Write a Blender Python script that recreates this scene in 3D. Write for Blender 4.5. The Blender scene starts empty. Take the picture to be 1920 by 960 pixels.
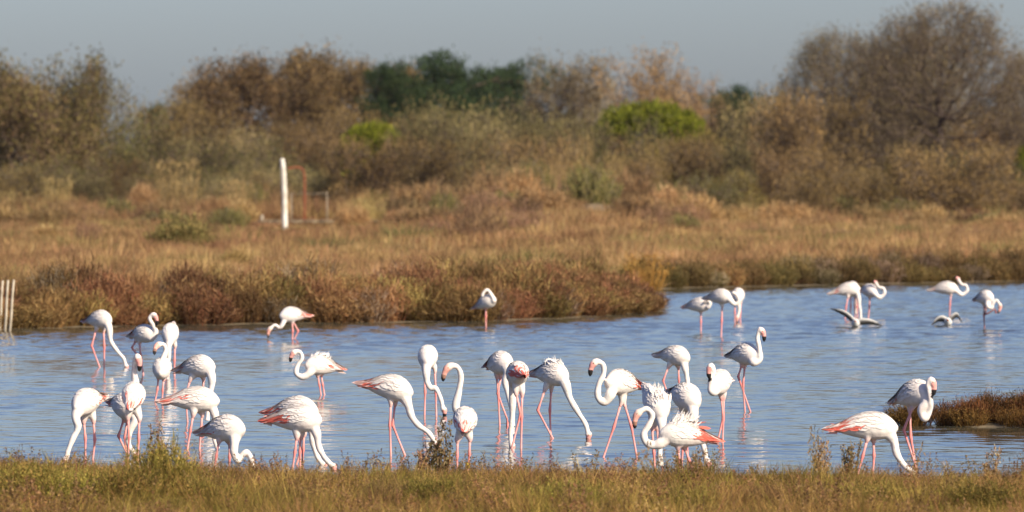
import bpy, math, random
import numpy as np
from mathutils import Vector

# ------------------------------------------------------------------ camera
F = 12000.0            # focal length in photograph pixels (1920 wide)
CH = 3.27              # camera height
PITCH = math.atan(170.0 / F)
SC = bpy.context.scene
COL = SC.collection

cam_d = bpy.data.cameras.new('camera')
cam = bpy.data.objects.new('camera', cam_d)
COL.objects.link(cam)
cam.location = (0, 0, CH)
cam.rotation_euler = (math.pi / 2 - PITCH, 0, 0)
cam_d.sensor_width = 36.0
cam_d.lens = F / 1920 * 36.0
cam_d.clip_start = 0.5
cam_d.clip_end = 6000
cam_d.dof.use_dof = True
cam_d.dof.focus_distance = 76.0
cam_d.dof.aperture_fstop = 3.4
SC.camera = cam

# ------------------------------------------------------------------ light
SUN_AZ = math.radians(136)      # clockwise from the view direction
SUN_EL = math.radians(33)
w = bpy.data.worlds.new('World')
SC.world = w
w.use_nodes = True
nt = w.node_tree
bg = nt.nodes['Background']
sky = nt.nodes.new('ShaderNodeTexSky')
sky.sky_type = 'NISHITA'
sky.sun_disc = False
sky.sun_elevation = SUN_EL
sky.sun_rotation = SUN_AZ
sky.air_density = 1.0
sky.dust_density = 1.2
sky.ozone_density = 2.0
mxs = nt.nodes.new('ShaderNodeMix'); mxs.data_type = 'RGBA'; mxs.blend_type = 'MULTIPLY'
mxs.inputs[0].default_value = 1.0
mxs.inputs[7].default_value = (0.675, 0.73, 0.965, 1)
nt.links.new(sky.outputs[0], mxs.inputs[6])
nt.links.new(mxs.outputs[2], bg.inputs[0])
bg.inputs[1].default_value = 0.095

sun_d = bpy.data.lights.new('sun', 'SUN')
sun_d.energy = 5.0
sun_d.angle = math.radians(0.6)
sun_d.color = (1.0, 0.87, 0.66)
sun = bpy.data.objects.new('sun', sun_d)
COL.objects.link(sun)
sd = Vector((math.sin(SUN_AZ) * math.cos(SUN_EL), math.cos(SUN_AZ) * math.cos(SUN_EL), math.sin(SUN_EL)))
sun.rotation_euler = (-sd).to_track_quat('-Z', 'Y').to_euler()
sun.location = (30, -30, 60)

SC.view_settings.view_transform = 'Standard'
SC.view_settings.look = 'None'
SC.view_settings.exposure = 0.50
SC.view_settings.gamma = 1.0
SC.view_settings.use_curve_mapping = False
SC.render.engine = 'CYCLES'
SC.cycles.max_bounces = 5
SC.cycles.diffuse_bounces = 2
SC.cycles.glossy_bounces = 2
SC.cycles.transmission_bounces = 3

# ------------------------------------------------------------------ pixel helpers (used to survey real positions)
SP, CP = math.sin(PITCH), math.cos(PITCH)
def at(x, y, d):
    a = (x - 960) / F; b = (480 - y) / F
    k = d / (CP + b * SP)
    return np.array([a * k, d, CH + k * (-SP + b * CP)])
def dist(y, z=0.0):
    b = (480 - y) / F
    k = (CH - z) / (SP - b * CP)
    return k * (CP + b * SP)

# ------------------------------------------------------------------ mesh helpers
def mesh(name, verts, faces, mats=(), col=None, smooth=False, midx=None):
    """faces: list of int arrays of shape (n,k). col: (nverts,3) base colours"""
    me = bpy.data.meshes.new(name)
    verts = np.asarray(verts, dtype=np.float32)
    fs = [np.asarray(f, dtype=np.int32) for f in faces if len(f)]
    loops = np.concatenate([f.ravel() for f in fs])
    tot = np.concatenate([np.full(len(f), f.shape[1], dtype=np.int32) for f in fs])
    start = np.concatenate([[0], np.cumsum(tot)[:-1]]).astype(np.int32)
    me.vertices.add(len(verts)); me.vertices.foreach_set('co', verts.ravel())
    me.loops.add(len(loops)); me.loops.foreach_set('vertex_index', loops)
    me.polygons.add(len(tot)); me.polygons.foreach_set('loop_start', start); me.polygons.foreach_set('loop_total', tot)
    if smooth:
        me.polygons.foreach_set('use_smooth', np.ones(len(tot), dtype=bool))
    if midx is not None:
        me.polygons.foreach_set('material_index', np.asarray(midx, dtype=np.int32))
    me.update(calc_edges=True)
    for m in mats: me.materials.append(m)
    if col is not None:
        a = me.color_attributes.new('Col', 'FLOAT_COLOR', 'POINT')
        c = np.ones((len(verts), 4), dtype=np.float32); c[:, :3] = col
        a.data.foreach_set('color', c.ravel())
    return me

class MB:
    """collects pieces of geometry for one mesh"""
    def __init__(s): s.v = []; s.f = {}; s.c = []; s.n = 0
    def add(s, v, faces, col):
        v = np.asarray(v, dtype=np.float32).reshape(-1, 3)
        for f in faces:
            f = np.asarray(f, dtype=np.int32)
            s.f.setdefault(f.shape[1], []).append(f + s.n)
        s.v.append(v)
        c = np.asarray(col, dtype=np.float32)
        if c.ndim == 1: c = np.tile(c, (len(v), 1))
        s.c.append(c); s.n += len(v)
    def build(s, name, mats, smooth=False):
        return mesh(name, np.concatenate(s.v), [np.concatenate(x) for x in s.f.values()], mats, np.concatenate(s.c), smooth)

def link(name, me, parent=None, loc=None, **props):
    o = bpy.data.objects.new(name, me)
    COL.objects.link(o)
    if parent is not None: o.parent = parent
    if loc is not None: o.location = [float(q) for q in loc]
    for k, v in props.items(): o[k] = v
    return o

def frames(pts):
    pts = np.asarray(pts, float)
    t = np.gradient(pts, axis=0); t /= np.linalg.norm(t, axis=1)[:, None] + 1e-9
    ref = np.array([0, 1.0, 0]); out = []
    for i in range(len(pts)):
        r = ref - t[i] * np.dot(ref, t[i])
        if np.linalg.norm(r) < 0.15:
            r = np.array([1.0, 0, 0.3]); r = r - t[i] * np.dot(r, t[i])
        r /= np.linalg.norm(r); ref = r
        out.append((r, np.cross(t[i], r)))
    return out

def tube(pts, rad, n=8, flat=None):
    """closed tube; rad per point; flat: multiplier along the first frame axis"""
    pts = np.asarray(pts, float); fr = frames(pts)
    ang = np.linspace(0, 2 * math.pi, n, endpoint=False)
    V = []
    for i, p in enumerate(pts):
        a, b = fr[i]; k = 1.0 if flat is None else flat[i]
        V.append(p + rad[i] * (np.outer(np.cos(ang), a) * k + np.outer(np.sin(ang), b)))
    V = np.concatenate(V); m = len(pts)
    i = np.arange(m - 1)[:, None] * n; j = np.arange(n)[None, :]; j2 = (j + 1) % n
    q = np.stack([i + j, i + j2, i + n + j2, i + n + j], -1).reshape(-1, 4)
    caps = np.array([list(range(n))[::-1], list(range((m - 1) * n, m * n))])
    return V, [q, caps]

def catmull(P, per=6):
    P = np.asarray(P, float)
    if len(P) < 3:
        t = np.linspace(0, 1, per * 2)[:, None]; return P[0] * (1 - t) + P[-1] * t
    Q = np.vstack([2 * P[0] - P[1], P, 2 * P[-1] - P[-2]]); out = []
    for i in range(1, len(Q) - 2):
        p0, p1, p2, p3 = Q[i - 1:i + 3]
        for t in np.linspace(0, 1, per, endpoint=False):
            out.append(0.5 * ((2 * p1) + (p2 - p0) * t + (2 * p0 - 5 * p1 + 4 * p2 - p3) * t * t + (3 * p1 - p0 - 3 * p2 + p3) * t ** 3))
    out.append(P[-1]); return np.array(out)

# ------------------------------------------------------------------ materials
def new_mat(name):
    m = bpy.data.materials.new(name); m.use_nodes = True
    n = m.node_tree; return m, n, n.nodes['Principled BSDF']

def plant_mat(name, rough=0.75, var=0.35, hue=0.03, transl=0.25, noise_scale=2.0):
    """vertex colour x per-object and patchy variation, with light passing through thin leaves"""
    m, n, p = new_mat(name)
    N, L = n.nodes, n.links
    at_ = N.new('ShaderNodeVertexColor'); at_.layer_name = 'Col'
    oi = N.new('ShaderNodeObjectInfo')
    hs = N.new('ShaderNodeHueSaturation')
    mr = N.new('ShaderNodeMapRange'); mr.inputs[3].default_value = 1 - var; mr.inputs[4].default_value = 1 + var
    mh = N.new('ShaderNodeMapRange'); mh.inputs[3].default_value = 0.5 - hue; mh.inputs[4].default_value = 0.5 + hue
    ml = N.new('ShaderNodeMath'); ml.operation = 'MULTIPLY'; ml.inputs[1].default_value = 7.31
    fr = N.new('ShaderNodeMath'); fr.operation = 'FRACT'
    L.new(oi.outputs['Random'], mr.inputs[0]); L.new(oi.outputs['Random'], ml.inputs[0]); L.new(ml.outputs[0], fr.inputs[0]); L.new(fr.outputs[0], mh.inputs[0])
    geo = N.new('ShaderNodeNewGeometry'); nz = N.new('ShaderNodeTexNoise'); nz.inputs['Scale'].default_value = noise_scale; nz.inputs['Detail'].default_value = 1
    L.new(geo.outputs['Position'], nz.inputs['Vector'])
    mn = N.new('ShaderNodeMapRange'); mn.inputs[1].default_value = 0.3; mn.inputs[2].default_value = 0.7; mn.inputs[3].default_value = 0.8; mn.inputs[4].default_value = 1.2
    L.new(nz.outputs[0], mn.inputs[0])
    mm = N.new('ShaderNodeMath'); mm.operation = 'MULTIPLY'; L.new(mr.outputs[0], mm.inputs[0]); L.new(mn.outputs[0], mm.inputs[1])
    L.new(at_.outputs[0], hs.inputs['Color']); L.new(mm.outputs[0], hs.inputs['Value']); L.new(mh.outputs[0], hs.inputs['Hue'])
    L.new(hs.outputs[0], p.inputs['Base Color'])
    p.inputs['Roughness'].default_value = rough; p.inputs['Specular IOR Level'].default_value = 0.15
    if transl > 0:
        tr = N.new('ShaderNodeBsdfTranslucent'); mx = N.new('ShaderNodeMixShader'); mx.inputs[0].default_value = transl
        L.new(hs.outputs[0], tr.inputs[0]); L.new(p.outputs[0], mx.inputs[1]); L.new(tr.outputs[0], mx.inputs[2])
        L.new(mx.outputs[0], N['Material Output'].inputs[0])
    return m

M_leaf = plant_mat('foliage', var=0.34, hue=0.009, noise_scale=0.8)
M_grass = plant_mat('dry_grass', var=0.38, hue=0.02, noise_scale=0.35)
M_fore = plant_mat('foreground_grass', var=0.35, hue=0.02, noise_scale=1.2)
M_shrub = plant_mat('shrub', var=0.42, hue=0.02, noise_scale=3.0)
M_pine = plant_mat('pine_needles', var=0.08, hue=0.008, noise_scale=1.2)
M_dry = plant_mat('straw', var=0.16, hue=0.012, noise_scale=1.5)
M_bark = plant_mat('bark', var=0.15, hue=0.01, transl=0, rough=0.9, noise_scale=6)

def plain_mat(name, c1, c2, scale=8.0, rough=0.8, bump=0.0, spec=0.3):
    m, n, p = new_mat(name); N, L = n.nodes, n.links
    tc = N.new('ShaderNodeTexCoord'); nz = N.new('ShaderNodeTexNoise'); nz.inputs['Scale'].default_value = scale; nz.inputs['Detail'].default_value = 6
    L.new(tc.outputs['Object'], nz.inputs['Vector'])
    cr = N.new('ShaderNodeValToRGB'); cr.color_ramp.elements[0].color = (*c1, 1); cr.color_ramp.elements[1].color = (*c2, 1)
    cr.color_ramp.elements[0].position = 0.35; cr.color_ramp.elements[1].position = 0.65
    L.new(nz.outputs[0], cr.inputs[0]); L.new(cr.outputs[0], p.inputs['Base Color'])
    p.inputs['Roughness'].default_value = rough; p.inputs['Specular IOR Level'].default_value = spec
    if bump:
        b = N.new('ShaderNodeBump'); b.inputs['Strength'].default_value = bump; b.inputs['Distance'].default_value = 0.02
        L.new(nz.outputs[0], b.inputs['Height']); L.new(b.outputs[0], p.inputs['Normal'])
    return m

def bird_mat():
    m, n, p = new_mat('plumage'); N, L = n.nodes, n.links
    a = N.new('ShaderNodeVertexColor'); a.layer_name = 'Col'
    tc = N.new('ShaderNodeTexCoord'); nz = N.new('ShaderNodeTexNoise'); nz.inputs['Scale'].default_value = 22; nz.inputs['Detail'].default_value = 4
    L.new(tc.outputs['Object'], nz.inputs['Vector'])
    mr = N.new('ShaderNodeMapRange'); mr.inputs[1].default_value = 0.3; mr.inputs[2].default_value = 0.7; mr.inputs[3].default_value = 0.88; mr.inputs[4].default_value = 1.06
    L.new(nz.outputs[0], mr.inputs[0])
    hs = N.new('ShaderNodeHueSaturation'); L.new(a.outputs[0], hs.inputs['Color']); L.new(mr.outputs[0], hs.inputs['Value'])
    L.new(hs.outputs[0], p.inputs['Base Color'])
    p.inputs['Roughness'].default_value = 0.65; p.inputs['Specular IOR Level'].default_value = 0.2
    b = N.new('ShaderNodeBump'); b.inputs['Strength'].default_value = 0.35; b.inputs['Distance'].default_value = 0.012
    L.new(nz.outputs[0], b.inputs['Height']); L.new(b.outputs[0], p.inputs['Normal'])
    return m
M_bird = bird_mat()

# ------------------------------------------------------------------ terrain
def px(x, y): d = dist(y); p = at(x, y, d); return (p[0], d)
shore_far = [(-700, 118), (-60, 122)] + [px(*q) for q in ((0, 618), (300, 611), (600, 606), (900, 603), (1060, 597), (1150, 591), (1215, 586), (1240, 582))]
tip = shore_far[-1]
shore_far += [(tip[0] + 0.15, tip[1] + 2.5), (tip[0] - 0.3, tip[1] + 9), (tip[0] - 0.6, 160), px(1195, 546)] + [px(*q) for q in ((1260, 541), (1500, 536), (1920, 527))] + [(60, 196), (700, 215)]
def shore_near(x):
    return 64.8 + 0.30 * np.sin(x * 0.9 + 0.7) + 0.2 * np.sin(x * 2.3) - 0.56 * np.clip(x + 1.5, -6, 0) - 0.10 * np.clip(x, 0, 8) - np.clip(np.abs(x) - 30, 0, 500) * 0.02
rng = np.random.default_rng(7)
def poly_sd(px_, py_, line):
    """signed distance to the far shore polyline; positive on land (beyond it)"""
    L = np.array(line); best = np.full(px_.shape, 1e9)
    for (ax, ay), (bx, by) in zip(L[:-1], L[1:]):
        dx, dy = bx - ax, by - ay; l2 = dx * dx + dy * dy
        t = np.clip(((px_ - ax) * dx + (py_ - ay) * dy) / l2, 0, 1)
        best = np.minimum(best, np.hypot(px_ - ax - t * dx, py_ - ay - t * dy))
    ring = np.vstack([L, [(700, 5000), (-700, 5000)]]); ins = np.zeros(px_.shape, bool)
    for (ax, ay), (bx, by) in zip(ring, np.roll(ring, -1, 0)):
        c = (ay > py_) != (by > py_)
        with np.errstate(divide='ignore', invalid='ignore'):
            ins ^= c & (px_ < (bx - ax) * (py_ - ay) / (by - ay) + ax)
    return np.where(ins, best, -best)
ISL = (7.15, 80.6)       # centre of the islet
def islet_sd(x, y): return 1.0 - np.sqrt(((x - ISL[0]) / 2.6) ** 2 + ((y - ISL[1]) / 0.95) ** 2)
def lump(x, y, s, k=0):
    return (np.sin(x / s + 1.3 + k) * np.cos(y / s * 0.8 + 0.4 * k) + 0.5 * np.sin(x / s * 2.3 - y / s * 1.7 + k)) / 1.5
def ground_z(x, y):
    x = np.asarray(x, float); y = np.asarray(y, float)
    sf = poly_sd(x, y, shore_far); sn = shore_near(x) - y
    s = np.maximum(sf, sn)
    land = 0.012 + 0.03 * np.clip(s / 1.2, 0, 1) + 0.36 * np.clip((s - 0.8) / 10, 0, 1) + 0.05 * lump(x, y, 3.0) * np.clip(s / 5, 0, 1)
    land = np.where(sn > 0, 0.04 + 0.05 * np.clip(sn / 2, 0, 1) + 0.03 * lump(x, y, 1.2), land)
    mound = np.exp(-((x - at(1000, 400, 300)[0]) / 5) ** 2 - ((y - 262) / 45) ** 2) * 0.95
    land = land + mound
    z = np.where(s > 0, land, np.maximum(-0.35, 0.012 + s * 0.12))
    i = islet_sd(x, y)
    return np.where(i > 0, np.maximum(z, -0.02 + 0.06 * np.clip(i * 2.5, 0, 1)), z)
gy = np.unique(np.concatenate([np.linspace(-60, 50, 12), np.arange(50, 72, 0.4), np.linspace(72, 124, 53), np.arange(124, 184, 0.5), np.linspace(184, 460, 90), np.linspace(470, 1500, 20), [2000, 3000, 4500]]))
gx = np.unique(np.concatenate([np.linspace(-1800, -80, 10), np.linspace(-80, -20, 20), np.arange(-20, 20.01, 0.4), np.linspace(20, 80, 20), np.linspace(80, 1800, 10)]))
X, Y = np.meshgrid(gx, gy); Z = ground_z(X, Y)
V = np.stack([X, Y, Z], -1).reshape(-1, 3); nx, ny = len(gx), len(gy)
i = np.arange(ny - 1)[:, None] * nx; j = np.arange(nx - 1)[None]
quad = np.stack([i + j, i + j + 1, i + nx + j + 1, i + nx + j], -1).reshape(-1, 4)
def ground_mat():
    m, n, p = new_mat('ground_soil'); N, L = n.nodes, n.links
    g = N.new('ShaderNodeNewGeometry'); nz = N.new('ShaderNodeTexNoise'); nz.inputs['Scale'].default_value = 0.5; nz.inputs['Detail'].default_value = 8
    L.new(g.outputs['Position'], nz.inputs['Vector'])
    cr = N.new('ShaderNodeValToRGB'); e = cr.color_ramp.elements
    e[0].position = 0.3; e[0].color = (0.13, 0.075, 0.032, 1); e[1].position = 0.7; e[1].color = (0.27, 0.17, 0.07, 1)
    L.new(nz.outputs[0], cr.inputs[0])
    sx = N.new('ShaderNodeSeparateXYZ'); L.new(g.outputs['Position'], sx.inputs[0])
    mr = N.new('ShaderNodeMapRange'); mr.inputs[1].default_value = 0.02; mr.inputs[2].default_value = 0.10; L.new(sx.outputs[2], mr.inputs[0])
    mx = N.new('ShaderNodeMix'); mx.data_type = 'RGBA'; mx.inputs[6].default_value = (0.17, 0.135, 0.09, 1)
    L.new(mr.outputs[0], mx.inputs[0]); L.new(cr.outputs[0], mx.inputs[7]); L.new(mx.outputs[2], p.inputs['Base Color'])
    n2 = N.new('ShaderNodeTexNoise'); n2.inputs['Scale'].default_value = 9; n2.inputs['Detail'].default_value = 5; L.new(g.outputs['Position'], n2.inputs['Vector'])
    b = N.new('ShaderNodeBump'); b.inputs['Distance'].default_value = 0.05; b.inputs['Strength'].default_value = 0.7; L.new(n2.outputs[0], b.inputs['Height']); L.new(b.outputs[0], p.inputs['Normal'])
    p.inputs['Roughness'].default_value = 0.95; p.inputs['Specular IOR Level'].default_value = 0.1
    return m
link('ground', mesh('ground', V, [quad], [ground_mat()], smooth=True), kind='structure')

# ------------------------------------------------------------------ water
def build_water():
    xs = np.arange(-16.5, 16.5, 0.12); ys = np.arange(63.0, 184.0, 0.085)
    X, Y = np.meshgrid(xs, ys)
    r = np.random.default_rng(3); H = np.zeros_like(X)
    # calm lanes and ruffled patches
    patch = 0.5 + 0.5 * np.clip(1.1 * lump(X * 0.35, Y, 8.5, 1.0) + 0.6 * lump(X * 0.7, Y, 3.1, 2.0), -1, 1)
    patch = 0.55 + 0.75 * patch
    far = np.clip((Y - 100) / 30, 0, 1); patch *= 1 + 0.65 * far
    for k in range(60):
        lam = 0.21 * (6.0 ** r.random()); th = math.radians(r.normal(62, 28))
        kx, ky = math.cos(th) * 2 * math.pi / lam, math.sin(th) * 2 * math.pi / lam
        amp = 0.0098 * lam / (2 * math.pi)
        H += amp * np.sin(kx * X + ky * Y + r.random() * 6.28 + 0.8 * lump(X, Y, 2.7 + 2 * r.random(), k))
    H = H * patch
    edge = np.clip((16.5 - np.abs(X)) / 1.5, 0, 1); H *= edge
    V = np.stack([X, Y, H], -1).reshape(-1, 3); nx, ny = X.shape[1], X.shape[0]
    i = np.arange(ny - 1)[:, None] * nx; j = np.arange(nx - 1)[None]
    q = np.stack([i + j, i + j + 1, i + nx + j + 1, i + nx + j], -1).reshape(-1, 4)
    base = len(V); x0, x1 = xs[0], xs[-1]; y0, y1 = ys[0], ys[-1]
    sk = np.array([(-700, 40, 0), (x0, 40, 0), (x0, 240, 0), (-700, 240, 0), (x1, 40, 0), (700, 40, 0), (700, 240, 0), (x1, 240, 0)], float)
    V = np.vstack([V, sk]); q = np.vstack([q, [[base, base + 1, base + 2, base + 3], [base + 4, base + 5, base + 6, base + 7]]])
    m, n, p = new_mat('lagoon_water'); N, L = n.nodes, n.links
    p.inputs['Base Color'].default_value = (0.070, 0.068, 0.048, 1); p.inputs['Roughness'].default_value = 0.035
    p.inputs['IOR'].default_value = 1.333; p.inputs['Specular IOR Level'].default_value = 0.5
    g = N.new('ShaderNodeNewGeometry'); nz = N.new('ShaderNodeTexNoise'); nz.inputs['Scale'].default_value = 7.0; nz.inputs['Detail'].default_value = 3
    L.new(g.outputs['Position'], nz.inputs['Vector'])
    b = N.new('ShaderNodeBump'); b.inputs['Distance'].default_value = 0.010; b.inputs['Strength'].default_value = 0.35
    L.new(nz.outputs[0], b.inputs['Height']); L.new(b.outputs[0], p.inputs['Normal'])
    link('water', mesh('water', V, [q], [m], smooth=True), kind='structure')
build_water()

# ------------------------------------------------------------------ plants: generators
def blades(mb, base, tip, width, col, rnd, curve=0.15, seg=3):
    """tapered, bent grass blades; base, tip (n,3)"""
    n = len(base); d = tip - base; L = np.linalg.norm(d, axis=1)[:, None]
    side = np.cross(d, rnd.normal(size=(n, 3))); side /= np.linalg.norm(side, axis=1)[:, None] + 1e-9
    bend = rnd.normal(size=(n, 3)) * curve * L; bend[:, 2] *= 0.3
    vs = []
    for k in range(seg):
        t = k / seg; c = base + d * t + bend * (t * t - t)
        wd = (width * (1 - 0.75 * t))[:, None] * 0.5
        vs += [c - side * wd, c + side * wd]
    vs.append(tip)
    V = np.stack(vs, 1).reshape(-1, 3); m = 2 * seg + 1
    o = np.arange(n)[:, None] * m; q = []
    for k in range(seg - 1): q.append(o + np.array([[2 * k, 2 * k + 1, 2 * k + 3, 2 * k + 2]]))
    tri = o + np.array([[2 * seg - 2, 2 * seg - 1, 2 * seg]])
    c = np.repeat(col, m, axis=0) if np.ndim(col) == 2 else col
    mb.add(V, ([np.concatenate(q)] if q else []) + [tri], c)

def leaves(mb, pos, dirv, length, width, col, rnd):
    """diamond leaves"""
    n = len(pos); dirv = dirv / (np.linalg.norm(dirv, axis=1)[:, None] + 1e-9)
    side = np.cross(dirv, rnd.normal(size=(n, 3))); side /= np.linalg.norm(side, axis=1)[:, None] + 1e-9
    length = np.broadcast_to(length, (n,))[:, None]; width = np.broadcast_to(width, (n,))[:, None]
    V = np.stack([pos, pos + dirv * length * 0.45 + side * width * 0.5, pos + dirv * length, pos + dirv * length * 0.45 - side * width * 0.5], 1).reshape(-1, 3)
    q = np.arange(n)[:, None] * 4 + np.arange(4)[None]
    mb.add(V, [q], np.repeat(col, 4, axis=0))

def sticks(mb, p0, p1, r0, r1, col, n=3):
    """many n-sided tapered sticks at once"""
    m = len(p0); d = p1 - p0; d = d / (np.linalg.norm(d, axis=1)[:, None] + 1e-9)
    ref = np.where(np.abs(d[:, 2:3]) > 0.9, np.array([[1.0, 0, 0]]), np.array([[0, 0, 1.0]]))
    a = np.cross(d, ref); a /= np.linalg.norm(a, axis=1)[:, None]; b = np.cross(d, a)
    ang = np.linspace(0, 2 * math.pi, n, endpoint=False); vs = []
    for p, r in ((p0, r0), (p1, r1)):
        r = np.broadcast_to(r, (m,))[:, None]
        for t in ang: vs.append(p + r * (math.cos(t) * a + math.sin(t) * b))
    V = np.stack(vs, 1).reshape(-1, 3); o = np.arange(m)[:, None] * (2 * n); q = []
    for k in range(n): q.append(o + np.array([[k, (k + 1) % n, n + (k + 1) % n, n + k]]))
    mb.add(V, [np.concatenate(q)], np.repeat(col, 2 * n, axis=0) if np.ndim(col) == 2 else col)

def tint(cols, n, rnd, v=0.2):
    c = np.asarray(cols, float)[rnd.integers(0, len(cols), n)]
    return np.clip(c * (1 + v * rnd.normal(size=(n, 1))), 0.005, 0.9)

def skeleton(trunk, attr, bf=0.35, rtip=0.012, power=0.42):
    """grow branches: every attractor joins the node that gives a short way to the root"""
    nodes = [np.array(p, float) for p in trunk]; par = [-1] + list(range(len(trunk) - 1))
    path = [0.0]
    for k in range(1, len(nodes)): path.append(path[-1] + 0.25 * np.linalg.norm(nodes[k] - nodes[k - 1]))
    N0 = len(nodes); A = np.asarray(attr, float)
    order = np.argsort(np.linalg.norm(A - nodes[-1], axis=1)); n = N0 + len(A)
    P = np.zeros((n, 3)); P[:N0] = nodes; W = np.zeros(n); W[:N0] = path; PAR = np.full(n, -1); PAR[:N0] = par
    c = N0; first = max(1, int(N0 * 0.35))
    for k in order:
        dd = np.linalg.norm(P[first:c] - A[k], axis=1); cost = dd + bf * W[first:c]
        m = int(np.argmin(cost)) + first
        P[c] = A[k]; PAR[c] = m; W[c] = W[m] + dd[m - first]; c += 1
    cnt = np.zeros(n); kids = np.zeros(n, int)
    for k in range(n - 1, 0, -1):
        if cnt[k] == 0: cnt[k] = 1
        if PAR[k] >= 0: cnt[PAR[k]] += cnt[k]; kids[PAR[k]] += 1
    return P, PAR, rtip * np.maximum(cnt, 1) ** power, kids

def lobes_points(lobes, n, rnd, shell=0.5):
    """points in a union of ellipsoids (cx,cy,cz,rx,ry,rz), more of them towards the surface"""
    L = np.array(lobes, float); wgt = np.prod(L[:, 3:], axis=1) ** 0.67; wgt /= wgt.sum()
    k = rnd.choice(len(L), n, p=wgt); u = rnd.normal(size=(n, 3)); u /= np.linalg.norm(u, axis=1)[:, None]
    r = rnd.random(n) ** (1 / (3 + 5 * shell)); p = L[k, :3] + u * L[k, 3:] * r[:, None]
    return p[p[:, 2] > 0.25], u[p[:, 2] > 0.25]

def tree_mesh(name, seed, trunk, lobes, n_attr, leaf_n, leaf_len, leaf_w, leaf_cols, bark=(0.10, 0.075, 0.055), twig_cols=None, twigs=0, twig_len=0.5, up=0.4, rtip=0.012, shell=0.5, thick=0.035, spread=0.35, power=0.42, tw=0.012, lmat=None):
    rnd = np.random.default_rng(seed); attr, _ = lobes_points(lobes, n_attr, rnd, shell)
    P, PAR, R, kids = skeleton(trunk, attr, rtip=rtip, power=power)
    tb, cb = MB(), MB(); idx = np.arange(1, len(P)); pr = PAR[idx]
    p0, p1 = P[pr].copy(), P[idx]; r0, r1 = np.minimum(R[pr], R[idx] * 1.6), R[idx]
    big = (r1 > thick) | (idx < len(trunk))
    bark = np.array(bark)
    sticks(tb, p0[big], p1[big], r0[big], r1[big], tint([bark], big.sum(), rnd, 0.12), 6)
    small = ~big
    tc = twig_cols if twig_cols is not None else [bark]
    if small.any(): sticks(cb, p0[small], p1[small], r0[small], r1[small] * 0.8, tint(tc, small.sum(), rnd, 0.15), 3)
    tips = P[len(trunk):]; ctr = np.mean(tips, axis=0); ctr[2] *= 0.6
    if twigs:
        k = rnd.integers(0, len(tips), twigs); b = tips[k] + rnd.normal(size=(twigs, 3)) * 0.12
        out = tips[k] - ctr; out /= np.linalg.norm(out, axis=1)[:, None] + 1e-9
        d = out * 0.7 + rnd.normal(size=(twigs, 3)) * 0.55 + np.array([0, 0, up]); d /= np.linalg.norm(d, axis=1)[:, None]
        e = b + d * twig_len * (0.5 + rnd.random((twigs, 1)))
        blades(cb, b, e, np.full(twigs, tw), tint(tc, twigs, rnd, 0.2), rnd, 0.2, 2)
        src = np.vstack([tips, (b + e) / 2, e])
    else:
        src = tips
    if leaf_n:
        k = rnd.integers(0, len(src), leaf_n); pos = src[k] + rnd.normal(size=(leaf_n, 3)) * spread
        out = src[k] - ctr; out /= np.linalg.norm(out, axis=1)[:, None] + 1e-9
        d = out * 0.5 + rnd.normal(size=(leaf_n, 3)) * 0.7 + np.array([0, 0, up])
        leaves(cb, pos, d, leaf_len * (0.6 + 0.8 * rnd.random(leaf_n)), leaf_w * (0.6 + 0.8 * rnd.random(leaf_n)), tint(leaf_cols, leaf_n, rnd, 0.22), rnd)
    return tb.build(name + '_trunk', [M_bark], True), cb.build(name + '_crown', [lmat or M_leaf])

def shrub_mesh(name, seed, h, w_, n_stem, cols, leaf=None, leaf_n=0, leaf_len=0.05, leaf_w=0.02, stemw=0.012, upright=0.5, stemcols=None, sprigs=4, flat=0.15, mat=None):
    """dome of many upright branching stems from a shared base, with sprigs and small leaves"""
    rnd = np.random.default_rng(seed); mb = MB()
    a = rnd.random(n_stem) * 6.283; rr = np.sqrt(rnd.random(n_stem))
    b = np.stack([np.cos(a) * rr * w_ * 0.32, np.sin(a) * rr * w_ * 0.32, np.zeros(n_stem)], 1)
    ht = h * (np.sqrt(np.clip(1 - (rr * 0.95) ** 2, 0.03, 1)) * (1 - flat) + flat) * (0.72 + 0.33 * rnd.random(n_stem))
    t = np.stack([np.cos(a) * rr * w_ * 0.5, np.sin(a) * rr * w_ * 0.5, ht], 1) + rnd.normal(size=(n_stem, 3)) * 0.03 * h
    sc = stemcols or cols
    blades(mb, b, t, np.full(n_stem, stemw), tint(sc, n_stem, rnd, 0.15), rnd, 0.12, 3)
    n = n_stem * sprigs; k = np.repeat(np.arange(n_stem), sprigs); f = (0.25 + 0.75 * rnd.random((n, 1)))
    sb = b[k] + (t[k] - b[k]) * f; dv = (t[k] - b[k]); dv /= np.linalg.norm(dv, axis=1)[:, None]
    d = dv * upright + rnd.normal(size=(n, 3)) * 0.45 + np.array([0, 0, 0.35]); d /= np.linalg.norm(d, axis=1)[:, None]
    L = h * (0.10 + 0.16 * rnd.random((n, 1)))
    blades(mb, sb, sb + d * L, np.full(n, stemw * 1.1), tint(cols, n, rnd, 0.2), rnd, 0.15, 2)
    if leaf_n:
        q = rnd.integers(0, n, leaf_n); pos = sb[q] + d[q] * L[q] * rnd.random((leaf_n, 1)) + rnd.normal(size=(leaf_n, 3)) * 0.02
        leaves(mb, pos, d[q] + rnd.normal(size=(leaf_n, 3)) * 0.8, leaf_len * (0.6 + 0.8 * rnd.random(leaf_n)), leaf_w * (0.6 + 0.8 * rnd.random(leaf_n)), tint(leaf, leaf_n, rnd, 0.22), rnd)
    return mb.build(name, [mat or M_shrub])

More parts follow.
